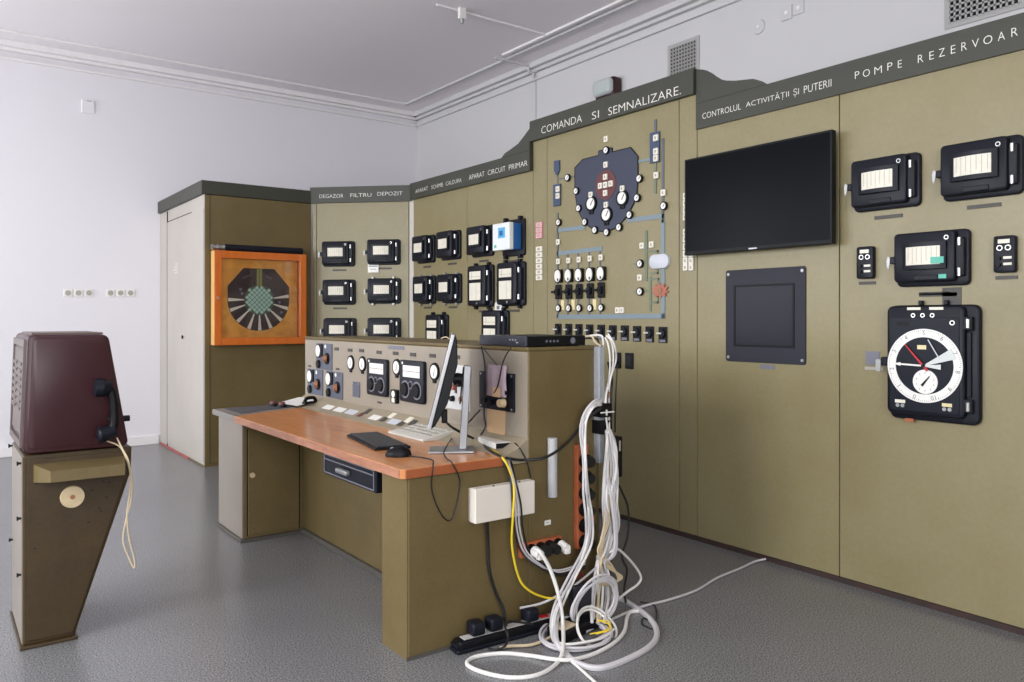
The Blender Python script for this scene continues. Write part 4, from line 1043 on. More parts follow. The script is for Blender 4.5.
pp_ = mount('paper_sheet', CONS, 496, 421.5, 'tan torn paper standing under the black selector panel', 'paper', off=.004)
MB().prism([(-.075, 0, -.075), (.06, 0, -.08), (.075, 0, -.05), (.08, 0, .072), (-.07, 0, .072), (-.072, 0, -.02)], (0, -.002, 0)).build('sheet', TANPAP, pp_)

# video recorder on the console top
dv = empty('video_recorder', (2.20, 3.02, 1.266), 0, 'black video recorder box on the console top by the cable duct', 'video recorder')
y0_, y1_ = 2.84 - 3.02, CONS.at(481, 340).y - 3.02
bx = MB().box(-.012, .34, y0_, y1_, .004, .050, .003).build('case', BLACK2, dv)
MB().box(-.020, -.012, y0_, y1_, .003, .051, .003).build('front_panel', mat('dvr_front', (44, 46, 54), .35), dv)
g = MB()
for k in range(3): g.box(-.0212, -.020, -.06 - k * .022, -.052 - k * .022, .03, .034)
g.box(-.0212, -.020, -.12, -.105, .018, .022); g.build('indicator', KEYC, dv)
g = MB()
for k in range(4): g.cyl((.10 + k * .022, y0_ - .0015, .026), (.10 + k * .022, y0_, .026), .006, None, 10)
g.cyl((.26, y0_ - .0015, .027), (.26, y0_, .027), .015, None, 18); g.build('vent_hole', GREYM, dv)
for x in (.02, .30):
    for y in (y0_ + .03, y1_ - .03): MB().cyl((x, y, 0), (x, y, .005), .014, None, 12).build('foot', RUBBER, dv)

# monitor on the desk
DZ = .785
base_c = flo(452, 451.2, DZ)
mn = empty('desk_monitor', (base_c.x, base_c.y, DZ), atan2(base_c.y, base_c.x) - pi / 2 , 'desktop monitor seen edge-on on a silver stand', 'monitor')
# local x = viewer right, local y = away from viewer; the screen looks along -x
MB().box(-.105, .102, -.075, .085, 0, .012, .004).build('foot_plate', ALU, mn)
px = base_c.length / FPX * 0 + (base_c.dot(FW)) / FPX       # metres per pixel at the stand
def mx(u, v): return ((u - 452) * px, (451.2 - v) * px)
g = MB(); (ax, az), (bx_, bz) = mx(459.3, 449.5), mx(466.3, 449.5); (cx_, cz_), (dx_, dz_) = mx(471, 366), mx(464, 365)
g.prism([(ax, -.03, .012), (bx_, -.03, .012), (cx_, -.03, cz_), (dx_, -.03, dz_)], (0, .06, 0), .003); col = g.build('column', ALU, mn)
g = MB(); (ax, az), (cx_, cz_) = mx(459.3, 449.5), mx(463.6, 366); g.prism([(ax - .0, -.026, .22), (ax + .006, -.026, .22), (cx_ + .006, -.026, cz_ - .004), (cx_ - .003, -.026, cz_ - .004)], (0, .052, 0)); g.build('column_inlay', BLACK2, col)
(tx, tz), (bx0_, bz0_) = mx(451.5, 333), mx(429, 421.5)
d = Vector((tx - bx0_, 0, tz - bz0_)); ln_ = d.length; d.normalize(); nrm = Vector((d.z, 0, -d.x))     # nrm points to the back (+x)
def sect(a, b): v = Vector((bx0_, 0, bz0_)) + d * a + nrm * b; return v
WD = .50
def slabm(poly, y0, y1, bev=.002):
    g = MB(); g.prism([(sect(a, b).x, y0, sect(a, b).z) for a, b in poly], (0, y1 - y0, 0), bev); return g
slabm([(0, 0), (ln_, 0), (ln_, .016), (0, .016)], -WD / 2, WD / 2).build('bezel', STEELW, mn)
slabm([(.004, .016), (ln_ - .004, .016), (ln_ - .02, .03), (ln_ * .72, .058), (ln_ * .30, .058), (.02, .03)], -WD / 2 + .004, WD / 2 - .004, .004).build('back_shell', BLACK2, mn)
slabm([(.018, -.001), (ln_ - .012, -.001), (ln_ - .012, .001), (.018, .001)], -WD / 2 + .012, WD / 2 - .012, 0).build('screen', SCRW, mn)
a0 = sect(ln_ * .5, .056); (ex, ez) = mx(464.5, 382)
MB().tube([(a0.x, 0, a0.z), ((a0.x + ex) / 2, 0, (a0.z + ez) / 2 + .012), (ex + .006, 0, ez)], .026, 12).build('arm', BLACK2, mn, True)
g = MB(); q = sect(.06, .05); g.box(q.x - .005, q.x + .022, -.03, .02, q.z - .05, q.z + .01, .004); g.build('plug', BLACK2, mn)

# keyboard, mouse, wedge keyboard, switch box
def quad_frame(pA, pB, pC):
    """origin midpoint, x along A->B, y along A->C"""
    return pA, (pB - pA), (pC - pA)
kA, kB, kC, kD = flo(349, 438, DZ), flo(377.5, 453.5, DZ), flo(409, 446.5, DZ), flo(376, 433, DZ)
cen = (kA + kB + kC + kD) / 4; ax_l = ((kB + kC) / 2 - (kA + kD) / 2); ax_w = ((kD + kC) / 2 - (kA + kB) / 2)
rz = atan2(ax_l.y, ax_l.x); kw, kd = ax_l.length * .97, ax_w.length * .80
kb = empty('keyboard', (cen.x, cen.y, DZ), rz, 'black computer keyboard on the wooden desktop', 'keyboard')
MB().prism([(-kw / 2, -kd / 2, .0), (kw / 2, -kd / 2, .0), (kw / 2, -kd / 2, .012), (-kw / 2, -kd / 2, .012)], (0, kd, 0), .003).build('tray', BLACK2, kb)
g = MB(); KEYM = mat('black_key', (40, 41, 45), .4)
for r in range(6):
    ncol = 18; yy = -kd / 2 + .012 + r * (kd - .024) / 6
    for c in range(ncol):
        xx = -kw / 2 + .01 + c * (kw - .02) / ncol
        if r == 0 and 5 <= c <= 8: continue
        g.box(xx + .0015, xx + (kw - .02) / ncol - .0015, yy + .0012, yy + (kd - .024) / 6 - .0012, .012, .019, .0015, 1)
g.box(-kw / 2 + .01 + 5 * (kw - .02) / 18, -kw / 2 + .01 + 9 * (kw - .02) / 18, -kd / 2 + .013, -kd / 2 + .01 + (kd - .024) / 6, .012, .019, .0015, 1)
g.build('keys', KEYM, kb)
mp_ = flo(398.5, 456.5, DZ)
ms = empty('mouse', (mp_.x, mp_.y, DZ), -YAW + .15, 'black computer mouse at the desk edge beside the keyboard', 'mouse')
g = bmesh.new(); bmesh.ops.create_uvsphere(g, u_segments=24, v_segments=14, radius=1)
for v in g.verts:
    v.co.x *= .058; v.co.y *= .034; v.co.z = max(v.co.z, -.25) * .034 + .0085 + (.006 if v.co.x > 0 else 0) * v.co.z
q = MB(); q.merge(g); q.build('shell', BLACK2, ms, True)
MB().cyl((-.028, -.004, .033), (-.028, .004, .033), .01, None, 14).build('wheel', GREYM, ms)
wA, wB, wC = flo(387.7, 433.2, DZ), flo(422.9, 442, DZ), flo(454, 431, DZ)
e1 = (wB - wA); rz2 = atan2(e1.y, e1.x); wl_ = .40; wd_ = .36
wk = empty('desk_keyboard', (wA.x, wA.y, DZ), rz2, 'pale beige wedge-shaped keyboard unit beside the monitor', 'keyboard')
wl_ = e1.length
wb = MB().prism([(0, 0, 0), (0, wd_, 0), (0, wd_, .066), (0, .03, .016), (0, 0, .010)], (wl_, 0, 0), .003).build('wedge', BEIGEK, wk)
g = MB(); gb = MB()
for r in range(6):
    for c in range(13):
        if (r * 13 + c) % 17 == 16: continue
        x = .025 + c * (wl_ - .05) / 13; y = .05 + r * .038; z = .016 + (y - .03) / (wd_ - .03) * .05
        g.box(x, x + (wl_ - .05) / 13 - .006, y, y + .025, z - .002, z + .006, .002, 1)
g.build('keys', KEYC, wk)
MB().box(wl_ * .35, wl_ * .62, wd_ - .06, wd_ - .03, .056, .07, .004).build('display', GREYM, wk)
sA, sB, sC, sD = [flo(u, v, .828) for u, v in ((485, 439.2), (502, 446), (518.6, 438.5), (499.4, 432.3))]
cen = (sA + sB + sC + sD) / 4; e1 = (sB - sA + sC - sD) / 2; rz3 = atan2(e1.y, e1.x); e2 = (sD - sA + sC - sB) / 2
rb = empty('network_switch', (cen.x, cen.y, .80), rz3, 'small white network box with black front at the desk corner', 'network box')
lw_, ld_ = e1.length / 2, .5 * abs(e2.dot(Vector((-sin(rz3), cos(rz3), 0))))
MB().box(-lw_, lw_, -ld_, ld_, -.0, .028, .003).build('case', WHITE, rb)
MB().box(lw_, lw_ + .002, -ld_ + .004, ld_ - .004, .002, .026).build('port_face', BLACK2, rb)
for sx in (-1, 1): MB().box(sx * lw_ * .8 - .01, sx * lw_ * .8 + .01, -ld_ * .7, ld_ * .7, -.012, 0).build('foot', RUBBER, rb)

# papers and telephone-like handle at the far end of the desk
p = flo(311, 404, .80)
pg = empty('paper_sheet', (2.10, 5.30, .8), radians(8), 'white paper lying at the far end of the key strip', 'paper')
pa = MB(); pa.prism([(-.10, -.10, .0), (.06, -.10, .028), (.06, .16, .028), (-.10, .16, 0)], (0, 0, .003)); pa.build('sheet', WHITE, pg)
hs = empty('hand_stamp', (2.10, 5.17, .815), radians(20), 'black handle resting on the white paper at the far desk end', 'stamp')
MB().box(-.06, .06, -.02, .02, 0, .012, .004).tube([(-.05, 0, .012), (-.03, 0, .035), (.03, 0, .035), (.05, 0, .012)], .012, 8).build('grip', BLACK2, hs, True)
for i, (u, v) in enumerate([(273, 406), (282, 407)]):
    q = flo(u, v, .789)
    o = empty('desk_button', (q.x, q.y, .789), .2 * i, 'dark red push button on the metal desk end, ' + ('left' if i == 0 else 'right') + ' of two', 'button', 'push buttons on the desk end')
    MB().cyl((0, 0, 0), (0, 0, .018), .035, .03, 18).build('base', BLACK2, o, True); MB().cyl((0, 0, .018), (0, 0, .034), .024, .02, 18).build('cap', DRED, o, True)

# ------------------------------------------------------------------ things on the console's end face
def emount(name, u, v, label, cat, group=None): return mount(name, CEND, u, v, label, cat, group)
p0, p1_ = CEND.at(476, 480, .05), CEND.at(535, 518, .05)
jb = emount('junction_box', 502, 499, 'flat white junction box screwed to the console end', 'junction box')
xa_, xb_ = CEND.at(475.5, 490, .06).x, CEND.at(535, 490, .06).x; hw_ = (xb_ - xa_) / 2; jb.location.x = (xa_ + xb_) / 2
MB().box(-hw_, hw_, -.06, -.012, -.072, .076, .004).build('cover', mat('box_white', (222, 214, 202), .45), jb); MB().box(-hw_ + .004, hw_ - .004, -.012, 0, -.068, .072).build('base', KEYC, jb)
for x in (-.06, .08): MB().cyl((x, -.05, .076), (x, -.05, .079), .005).build('screw', BLACK2, jb)
tb = emount('document_tube', 549, 466.5, 'short grey tube clipped upright to the console end', 'tube')
hh = (CEND.at(549, 437, .03).z - CEND.at(549, 496, .03).z) / 2
MB().cyl((0, -.025, -hh), (0, -.025, hh), .0225, None, 22).build('pipe', mat('grey_pipe', (176, 176, 176), .5, mottle=.2, scale=20), tb, True)
for z in (-.11, .02): MB().box(.012, .028, -.03, 0, z - .012, z + .012, .003).build('clip', BLACK2, tb)
# trunking
tr_x = CEND.at(600.5, 400, .03).x
tk_ = empty('cable_duct', (tr_x, 2.835, 0), 0, 'grey steel cable duct standing at the rear corner of the console end', 'duct')
MB().box(-.018, .018, -.04, 0, .70, 1.262, .003).build('channel', mat('zinc', (176, 180, 186), .42, metal=.35, mottle=.4, scale=18), tk_)
for v_, h_ in ((410, .035), (427, .034)):
    z = CEND.at(600, v_, .05).z; MB().box(-.03, .036, -.07, 0, z - h_ * 1.0, z + h_ * .9, .003).build('clamp_block', BLACK2, tk_)
z = CEND.at(600, 412, .05).z; MB().box(-.038, .05, -.074, -.07, z - .004, z + .002).box(-.003, .003, -.076, -.07, z - .016, z + .012).build('cable_tie', WHITE, tk_)
# vertical orange socket strip
u_t, u_b = CEND.at(582, 445, .03), CEND.at(576, 550, .03)
sv = empty('socket_strip', (u_b.x + .045, 2.835, (u_t.z + u_b.z) / 2), 0, 'orange vertical strip of black sockets beside the cable duct', 'socket strip')
hl = (u_t.z - u_b.z) / 2
MB().box(-.036, .036, -.03, 0, -hl, hl, .004).build('backing', ORSTRIP, sv)
for k in range(6):
    z = hl - .075 - k * .077
    s_ = MB().cyl((.006, -.058, z), (.006, -.03, z), .031, .034, 20).build('socket', BLACK2, sv, True)
    MB().cyl((.006, -.085, z - .003), (.006, -.058, z), .024, .028, 16).build('plug', RUBBER, s_, True)
sh_ = empty('socket_strip', CEND.at(538, 546, 0), 0, 'orange horizontal strip of black sockets low on the console end', 'socket strip')
MB().box(-.115, .125, -.025, 0, -.032, .032, .003).build('backing', ORSTRIP, sh_)
for k in range(4):
    x = -.06 + k * .052; z = -.002
    s_ = MB().cyl((x, -.05, z), (x, -.025, z), .026, .029, 18).build('socket', BLACK2, sh_, True)
    if k in (0, 3):
        g = MB(); g.cyl((x, -.095, z - .006), (x, -.05, z), .02, .026, 16); g.box(x - .012, x + .018, -.10, -.07, z - .03, z - .004, .006); g.build('white_plug', WHITE, s_, True)
    else: MB().cyl((x, -.09, z - .004), (x, -.05, z), .022, .025, 16).build('black_plug', RUBBER, s_, True)
lb = emount('tag_label', 547.5, 522.5, 'small white sticker above the horizontal socket strip', 'label')
MB().box(-.018, .018, -.002, 0, -.011, .011).build('sticker', WHITE, lb); MB().text('JBL', 0, 0, .024, .009, -.0026).build('writing', BLACK2, lb)

# power strip on the floor
A, B = flo(456, 642, .03), flo(552, 617, .03)
dd = B - A; rzp = atan2(dd.y, dd.x)
ps = empty('power_strip', ((A.x + B.x) / 2, (A.y + B.y) / 2 - .03, 0), rzp, 'black floor power strip with black plugs and a red switch', 'power strip')
L2 = dd.length / 2 + .02
MB().rr(-L2, L2, -.03, .03, 0, .001, .02).build('shadow_pad', RUBBER, ps) if False else None
g = MB(); g.box(-L2, L2, -.032, .032, .006, .052, .012, 3); g.build('body', BLACK2, ps, True)
MB().box(-L2 - .012, L2, -.036, .036, 0, .02, .008).build('base', BLACK, ps)
MB().box(-L2 + .03, L2 - .02, -.02, .02, .052, .0545).build('top_insert', mat('strip_grey', (196, 192, 188), .5), ps)
for k, x in enumerate((-L2 + .10, -L2 + .19, -L2 + .38)):
    g = MB(); g.box(x - .032, x + .032, -.03, .034, .0545, .112, .012, 3); 
    if k == 0: g.cyl((x, 0, .10), (x, 0, .108), .02, .016, 14)
    g.build('plug', BLACK, ps, True)
MB().box(L2 - .11, L2 - .07, -.012, .012, .0545, .062, .003).build('red_switch', REDH, ps)
MB().tube([(-L2 - .0, .03, .03), (-L2 - .0, -.03, .03)], .008, 8, False).build('end_ridge', BLACK, ps)

# floor adapters
pb = flo(577, 632, .03)
ad = empty('power_adapter', (pb.x + .03, pb.y + .06, 0), radians(10), 'black adapter box on the floor under the coiled cables', 'adapter')
MB().box(-.12, .12, -.055, .055, 0, .05, .01).build('case', BLACK2, ad); MB().box(-.115, -.02, -.04, .04, .05, .056, .002).build('tan_label', CABB, ad)
pb = CEND.at(580, 592, .12)
ad2 = empty('power_adapter', (pb.x, pb.y, 0), radians(-15), 'dark grey adapter block standing upright among the hanging cables', 'adapter')
MB().box(-.05, .05, -.03, .03, 0, pb.z + .04, .012).build('case', mat('adapter_grey', (34, 35, 42), .5), ad2)
q1, q2 = CEND.at(614.5, 432, .04), CEND.at(616.5, 481, .04)
br = empty('power_adapter', (CEND.at(615.5, 456, .03).x, 2.80, (q1.z + q2.z) / 2), 0, 'slim black power brick hanging on the right of the cable duct', 'adapter')
g = MB(); g.box(-.016, .016, -.03, .03, -.10, .10, .008); g.build('brick', BLACK2, br); MB().box(-.010, .0, -.0312, -.03, .03, .08).build('sticker', KEYC, br)

# ------------------------------------------------------------------ cables
JR = random.Random(11)
def E_(u, v, off=.03): return CEND.at(u, v, off)
def EJ(u, v, off=.03, j=1.3): return CEND.at(u + JR.uniform(-j, j), v + JR.uniform(-j, j), max(.015, off + JR.uniform(-.02, .02)))
def F_(u, v, z=.008): return flo(u, v, z)
def cable(pts, r, m_, label, group=None, seg=8, name='cable'):
    o = MB().tube(pts, r, seg).build(name, m_, None, True)
    # origin at the first point
    c0 = Vector(pts[0]); o.data.transform(Matrix.Translation(-c0)); o.location = c0
    return tag(o, label, 'cable', group)
cable([E_(535, 549, .105), E_(540.7, 553, .14), E_(550, 569, .15), E_(558, 593, .17), E_(562.6, 620, .19), F_(562.9, 649, .03), F_(556, 664), F_(537, 675), F_(510, 677.5), F_(482, 672), F_(467, 664), F_(475, 657), F_(502, 653.3), F_(529, 655.5), F_(563, 660, .016), F_(588, 656), F_(611, 645), F_(624, 632), F_(627, 618), F_(631, 612), F_(643, 611)],
      .0085, CABW, 'thick white cable from the white plug making the big loop on the floor in front')
cable([E_(556, 618, .14), F_(556, 640, .04), F_(565, 653, .01), F_(579, 664), F_(601, 668), F_(630, 658), F_(652, 644.5), F_(657, 632), F_(651, 620), F_(638, 609), F_(622, 599.5), F_(612, 597)], .013, CABG, 'thick grey-white cable bundle curving round to the right on the floor')
cable([F_(560, 646, .02), F_(566, 656), F_(576, 665), F_(597, 684), F_(606, 694)], .006, CABW, 'white cable end running off toward the viewer')
pe = MAIN.at(768, 555, .0)
cable([F_(586, 632, .012), F_(606, 622), F_(641, 607), F_(668, 600), F_(696, 590.5), F_(717, 578), F_(740, 568.5), F_(755, 561.5, .008), Vector((PX - .02, pe.y, .02))], .006, CABG, 'single white cable trailing right across the floor to the panel wall')
cable([flo(492, 449, DZ + .01), E_(502, 457.5, .015), E_(509, 469, .045), E_(514, 489, .085), E_(513, 515, .085), E_(512, 546, .06), E_(519, 578, .05), E_(530, 591, .06), E_(545.5, 597.5, .07), E_(556, 598, .09)], .0052, YEL, 'yellow cable hanging from the desk corner past the junction box')
cable([E_(487, 520, .05), E_(488, 545, .03), E_(489.5, 571, .03), E_(496, 593, .035), E_(503, 608, .05), F_(506, 626, .06)], .0075, RUBBER, 'thick black cable dropping from the junction box to the power strip')
cable([F_(409, 456, DZ + .006), flo(431, 459.5, DZ + .006), E_(433, 466, .02), E_(432, 490, .015), E_(441.6, 514.5, .015), E_(452, 518.5, .015), E_(460, 483, .02), E_(452, 463, .022), flo(447, 459, DZ + .005), flo(444, 451, DZ + .018), flo(452, 438, DZ + .012)], .003, RUBBER, 'thin black mouse cable looping down over the desk end')
cable([E_(500, 456, -.05), E_(510, 458.5, .02), E_(522.6, 460, .02), E_(545, 457.5, .06), E_(566, 444, .04), E_(582, 425, .03), E_(593, 414, .05), E_(601, 408, .075)], .0065, RUBBER, 'black cable sagging from the desk corner up to the duct clamp')
cable([E_(515, 443, -.05), E_(521, 450, .012), E_(527, 462, .012), E_(531, 478, .015)], .003, RUBBER, 'thin black lead from the network box to the junction box')
for k, (du, m_) in enumerate(((0, CABG), (3, CABG), (6, RUBBER), (-2.5, RUBBER))):
    cable([E_(504 + du, 457, -.02), E_(512 + du * .6, 480, .072), E_(515 + du, 505, .075), E_(517 + du, 530, .06), E_(524 + du, 552, .05), E_(540 + du, 566, .07 + .01 * k), E_(560, 570 + k * 2, .09), E_(585, 562 + k * 2, .09)], .004, m_,
          ('grey data cable running from the desk corner across the junction box to the bundle' if m_ is CABG else 'black data cable running from the desk corner across the junction box to the bundle'), 'data cables from the desk corner')
cable([E_(452, 518, .0) if False else flo(441, 415, .9), CONS.at(449, 425, .25), CONS.at(462, 433, .16), flo(478, 441, .80), flo(492, 452, .80), E_(501, 457, .01), E_(505, 466, .03)], .006, RUBBER, 'thick black monitor cable arching behind the monitor stand')
cable([CONS.at(481.5, 347, .03), CONS.at(485, 368, .045), CONS.at(484, 412, .02), CONS.at(485, 428, .03), flo(472, 441, .79), flo(455, 436, .80)], .004, RUBBER, 'black lead hanging down the left of the selector panel')
cable([CONS.at(511, 347, .03), CONS.at(503, 362, .045), CONS.at(498, 385, .046), CONS.at(494, 393, .046)], .003, RUBBER, 'thin black lead draped over the lilac cloth')
cable([CONS.at(483, 348, .03), CONS.at(491, 358, .03), CONS.at(497, 365, .045)], .0025, PLATE, 'short brown lead above the lilac cloth')
cable([CONS.at(480, 410, .03), CONS.at(470, 421, .1), flo(466, 427, .84), flo(478, 434, .80), flo(487, 431, .80)], .004, RUBBER, 'black lead lying behind the monitor stand on the key strip')
# white pipe-like strands down the duct
WB = 'white cables in the tangled bundle at the console end'
WL = 'white cable in the tangled bundle hanging at the console end'
for k in range(4):
    o_ = k * 1.3
    cable([E_(601, 399 + o_ * 1.5, .075), EJ(594 - o_ * .2, 401 + o_ * 1.6, .085), EJ(584.5 + o_, 413 + o_, .085), EJ(581 + o_, 431, .08), EJ(582.5 + o_, 462, .10 + .005 * k), EJ(584.5 + o_ * 1.1, 493, .10), EJ(587 + o_ * 1.6, 517, .10), EJ(584 + o_ * 1.8, 545, .11), EJ(569 + o_ * 1.2, 578, .13), EJ(555 + o_ * 1.6, 607, .15), F_(551 + o_, 630, .05), F_(558 + o_, 644, .02 + .005 * k), F_(590 + 3 * k, 642 - k, .012 + .006 * k), F_(608 + 2 * k, 632 - k, .012 + .006 * k)],
          .0058, CABW if k % 2 else CABG, WL, WB)
for k in range(3):
    cable([EJ(604 + k * 2, 337 - k, .0), EJ(609 + k * 2.2, 344, .05), EJ(611 + k * 2.2, 360, .05), EJ(608.5 + k * 1.6, 380, .05), EJ(606 + k * 1.2, 398, .045), EJ(607 + k, 430, .075)], .0045, CABW, 'white cable bending from the duct top down its right side', 'white cables over the duct top')
for k in range(9):
    u0 = 603 + k * 1.3; bul = (k % 4) * 1.6
    cable([EJ(606 + (k % 3), 428 + (k % 4), .07), EJ(607 + k * .9, 440, .09), EJ(604 + k * 1.7, 470, .085 + .006 * (k % 3)), EJ(602 + k * 1.8 + bul * .3, 500, .09 + .006 * (k % 3)), EJ(603 + k * 1.6 + bul, 525, .095), EJ(600 + k * 1.5, 548, .10), EJ(597 + k * 1.1, 562, .11), EJ(594 + k * 2, 580, .12 + .006 * (k % 3)), EJ(590 + k * 3, 600, .13), F_(592 + k * 2, 622 - (k % 3) * 3, .05)],
          .006 if k % 3 else .0075, (CABW, CABG, CABW, CABB if k < 4 else CABG)[k % 4], WL if k != 3 else 'beige cable in the tangled bundle hanging at the console end', WB)
# hanging return loops right of the duct
for k in range(4):
    cable([E_(608, 430 + k, .085), E_(613 + k, 448, .11), E_(616.5 - k * .4, 470 + k * 2, .115), E_(612 - k, 487 + k * 2, .11), E_(608, 480 + k * 2, .10), E_(607, 455, .10)], .0058, CABW, 'white cable loop doubled up beside the black power brick', 'white cable loops by the power brick')
for k in range(2):
    cable([E_(607 + k, 478, .10), E_(612 + k * 2, 505, .12), E_(615 + k * 1.5, 535, .125), E_(613 + k * 2, 553, .125), E_(606 + k, 560, .12), E_(597, 556 + k * 2, .115)], .0075, CABG, 'thick grey-white cable hooking back up at the foot of the bundle', 'hooked grey-white cables')
cable([E_(609, 553, .12), E_(617, 549, .12), E_(627, 557, .10), E_(637, 569, .08), E_(641, 578, .08), E_(637, 585, .08), E_(627, 592, .08), F_(620, 598, .03)], .0062, CABW, 'white cable bowing out right of the bundle at knee height')
for k in range(3):
    cable([E_(604, 470, .09), E_(605 + k * 2, 515, .11), E_(601 + k, 540, .12), E_(598 + k * 2, 552, .12), E_(606 + k * 3, 566, .12), E_(622 - k * 2, 577 + k, .12), E_(610, 583 + k, .13), E_(598, 579 + k * 2, .13)], .0055, CABB, 'beige cable folded into a small hank in the bundle', 'beige hank cables')
# coils
def coil(c, e1, e2, r1, r2, turns, jit, rad, m_, label, group, tilt=0):
    pts = []; n = turns * 14
    for i in range(n + 1):
        a = 2 * pi * i / 14 + tilt; q = 1 + jit * sin(i * .37) ; w = .011 * sin(i * .21 + turns)
        pts.append(c + e1 * (r1 * q * cos(a)) + e2 * (r2 * q * sin(a)) + Vector((w, .006 * sin(i * .9), .008 * sin(i * .55))))
    return cable(pts, rad, m_, label, group)
cc = E_(596, 606, .22); e1 = Vector((1, -.12, .02)).normalized(); e2 = Vector((.05, -.25, 1)).normalized()
coil(cc + Vector((0, 0, .02)), e1, e2, .115, .115, 4, .07, .0058, CABG, 'coil of pale cable standing upright at the foot of the bundle', None)
c2 = F_(577, 637, .022)
coil(c2 + Vector((.02, .03, 0)), Vector((1, 0, .02)), Vector((0, 1, .04)), .15, .14, 3, .06, .006, CABG, 'coil of grey-white cable lying flat on the floor under the bundle', None)
c3 = F_(596, 628, .035)
coil(c3, Vector((.9, .3, .1)), Vector((-.2, .7, .5)), .11, .10, 2, .08, .0055, CABW, 'small slanting coil of white cable between the two larger coils', None)
c4 = F_(527, 634, .03)
coil(c4 + Vector((-.02, .10, .015)), Vector((1, .05, .0)), Vector((0, .5, .25)), .13, .10, 2, .05, .0065, CABW, 'white cable coil behind the floor power strip', None)
cable([F_(500, 648, .010), F_(511, 646, .010), F_(530, 645, .010), F_(545, 640, .012), F_(555, 634, .02)], .0065, CABB, 'cream cable lying along the front of the power strip')
cable([F_(533, 624, .08), F_(506, 622, .11), F_(508, 636, .08), F_(505, 646, .02), F_(495, 650, .008), F_(488, 648, .008)], .005, RUBBER, 'black plug lead curling over the power strip')
cable([E_(520, 608, .05), E_(545, 602, .07), E_(575, 585, .12), E_(598, 566, .12)], .0055, CABG, 'grey cable stretched from the power strip up to the bundle')
for k in range(2):
    cable([E_(590 + 4 * k, 515, .05), E_(586 + 3 * k, 545, .05), E_(577 + 4 * k, 565, .06), E_(582 + 3 * k, 585, .07)], .004, REDC, 'red wire hanging behind the bundle below the socket strip', 'red wires')
for k in range(2):
    c5 = F_(590 + k * 6, 634, .03); cable([c5, F_(606 + k * 3, 630, .04), F_(610, 622 + k * 3, .05), F_(598, 620, .06)], .0028, YEL, 'short yellow patch lead under the floor coils', 'yellow patch leads')
# black leads right of the duct
cable([MAIN.at(618, 364, .06), MAIN.at(617, 372, .35) , E_(615.5, 400, .0), E_(615, 432, .02)], .004, RUBBER, 'black lead from the wall socket down to the power brick')
cable([E_(617, 481, .04), E_(622, 492, .03), E_(628, 508, .03), E_(628, 535, .03), E_(622, 556, .05), E_(627, 570, .06), E_(624, 590, .05), F_(626, 603, .01)], .0055, RUBBER, 'black lead hanging free from the power brick to the floor')
cable([E_(608, 362, .0), E_(612, 380, .02), E_(611, 395, .03), E_(611, 440, .03), E_(612, 520, .04), E_(610, 580, .06)], .006, RUBBER, 'black cable running down the right side of the duct')
cable([E_(609, 366, .0), E_(609.5, 385, .03), E_(608.5, 398, .04)], .004, COPPER, 'brown wire twisted behind the duct')
cable([F_(640, 602, .006), F_(655, 606, .006), F_(655, 622, .006), F_(644, 618, .006), F_(642, 624, .006), F_(652, 629, .006)], .0035, RUBBER, 'thin black wire on the floor right of the coils')
for k, (u, v) in enumerate([(590, 336), (594, 338), (598, 335)]):
    cable([Vector((2.5, 2.9 + .03 * k, 1.29)), E_(u, v, -.02), E_(u + 5, v + 6, .02), E_(601 + k, 346, .04)], .005, (CABB, RUBBER, CABW)[k], ('beige', 'black', 'white')[k] + ' cable leaving the rear of the video recorder into the duct')
cable([CONS.at(441, 338.5, -.02), CONS.at(446, 337, -.03), CONS.at(451, 340, -.02)], .003, CABB, 'short cream wire lying on the console top behind the monitor')
cable([flo(478, 446, .79), flo(470, 441, .80), flo(476, 438, .80), flo(490, 444, .80), flo(500, 452, .79)], .0035, YEL, 'thin yellow lead curled beside the network box')

# ------------------------------------------------------------------ telephone switchboard on its stand
sd_ = empty('switchboard_stand', (.315, 3.9, 0), 0, 'olive metal pedestal stand with sloping shelf, tapering to the floor', 'stand')
def S(u, v): q = STND.at(u, v); return q.x - .315, q.z
prof = [(0, .012), (S(77, 635)[0] - .01, .012), (S(131, 471)[0], .705), (S(132, 449)[0], .818), (0, .818)]
MB().prism([(x, 0, z) for x, z in prof], (0, .50, 0), .008).build('body', STANDM, sd_)
MB().prism([(x, 0, z) for x, z in [(.012, .03), (prof[1][0] - .005, .03), (prof[2][0] - .015, .705), (prof[3][0] - .015, .80), (.012, .80)]], (0, -.006, 0), .004).build('side_cover', STANDM, sd_)
MB().box(-.0035, 0, .01, .49, .02, .81).build('rear_sheet', PEDF, sd_)
g = MB(); g.box(-.012, prof[1][0] + .012, -.018, .51, 0, .014, .004); g.build('base_plate', STANDM, sd_)
xa, za = S(33, 463); xb, zb_ = S(124, 460)
g = MB()
P8 = [(xa, 0, .70), (xb, 0, .70), (xb - .03, -.19, .726), (xa + .045, -.19, .726), (xa, 0, .778), (xb, 0, .778), (xb - .03, -.19, .772), (xa + .045, -.19, .772)]
g.add(P8, [(0, 1, 2, 3), (4, 5, 6, 7), (0, 1, 5, 4), (1, 2, 6, 5), (2, 3, 7, 6), (3, 0, 4, 7)]); shf = g.build('shelf', OLIVE_D, sd_)
xc_, zc_ = S(72.2, 496.5); MB().cyl((xc_, -.014, zc_), (xc_, -.006, zc_), .046, .048, 28).build('round_cap', CAPM, sd_)
MB().cyl((xc_, -.0155, zc_), (xc_, -.014, zc_), .01).build('cap_screw', COPPER, sd_)
def bp(u, v, X=.315): return Plane(X, 0, R90).at(u, v)
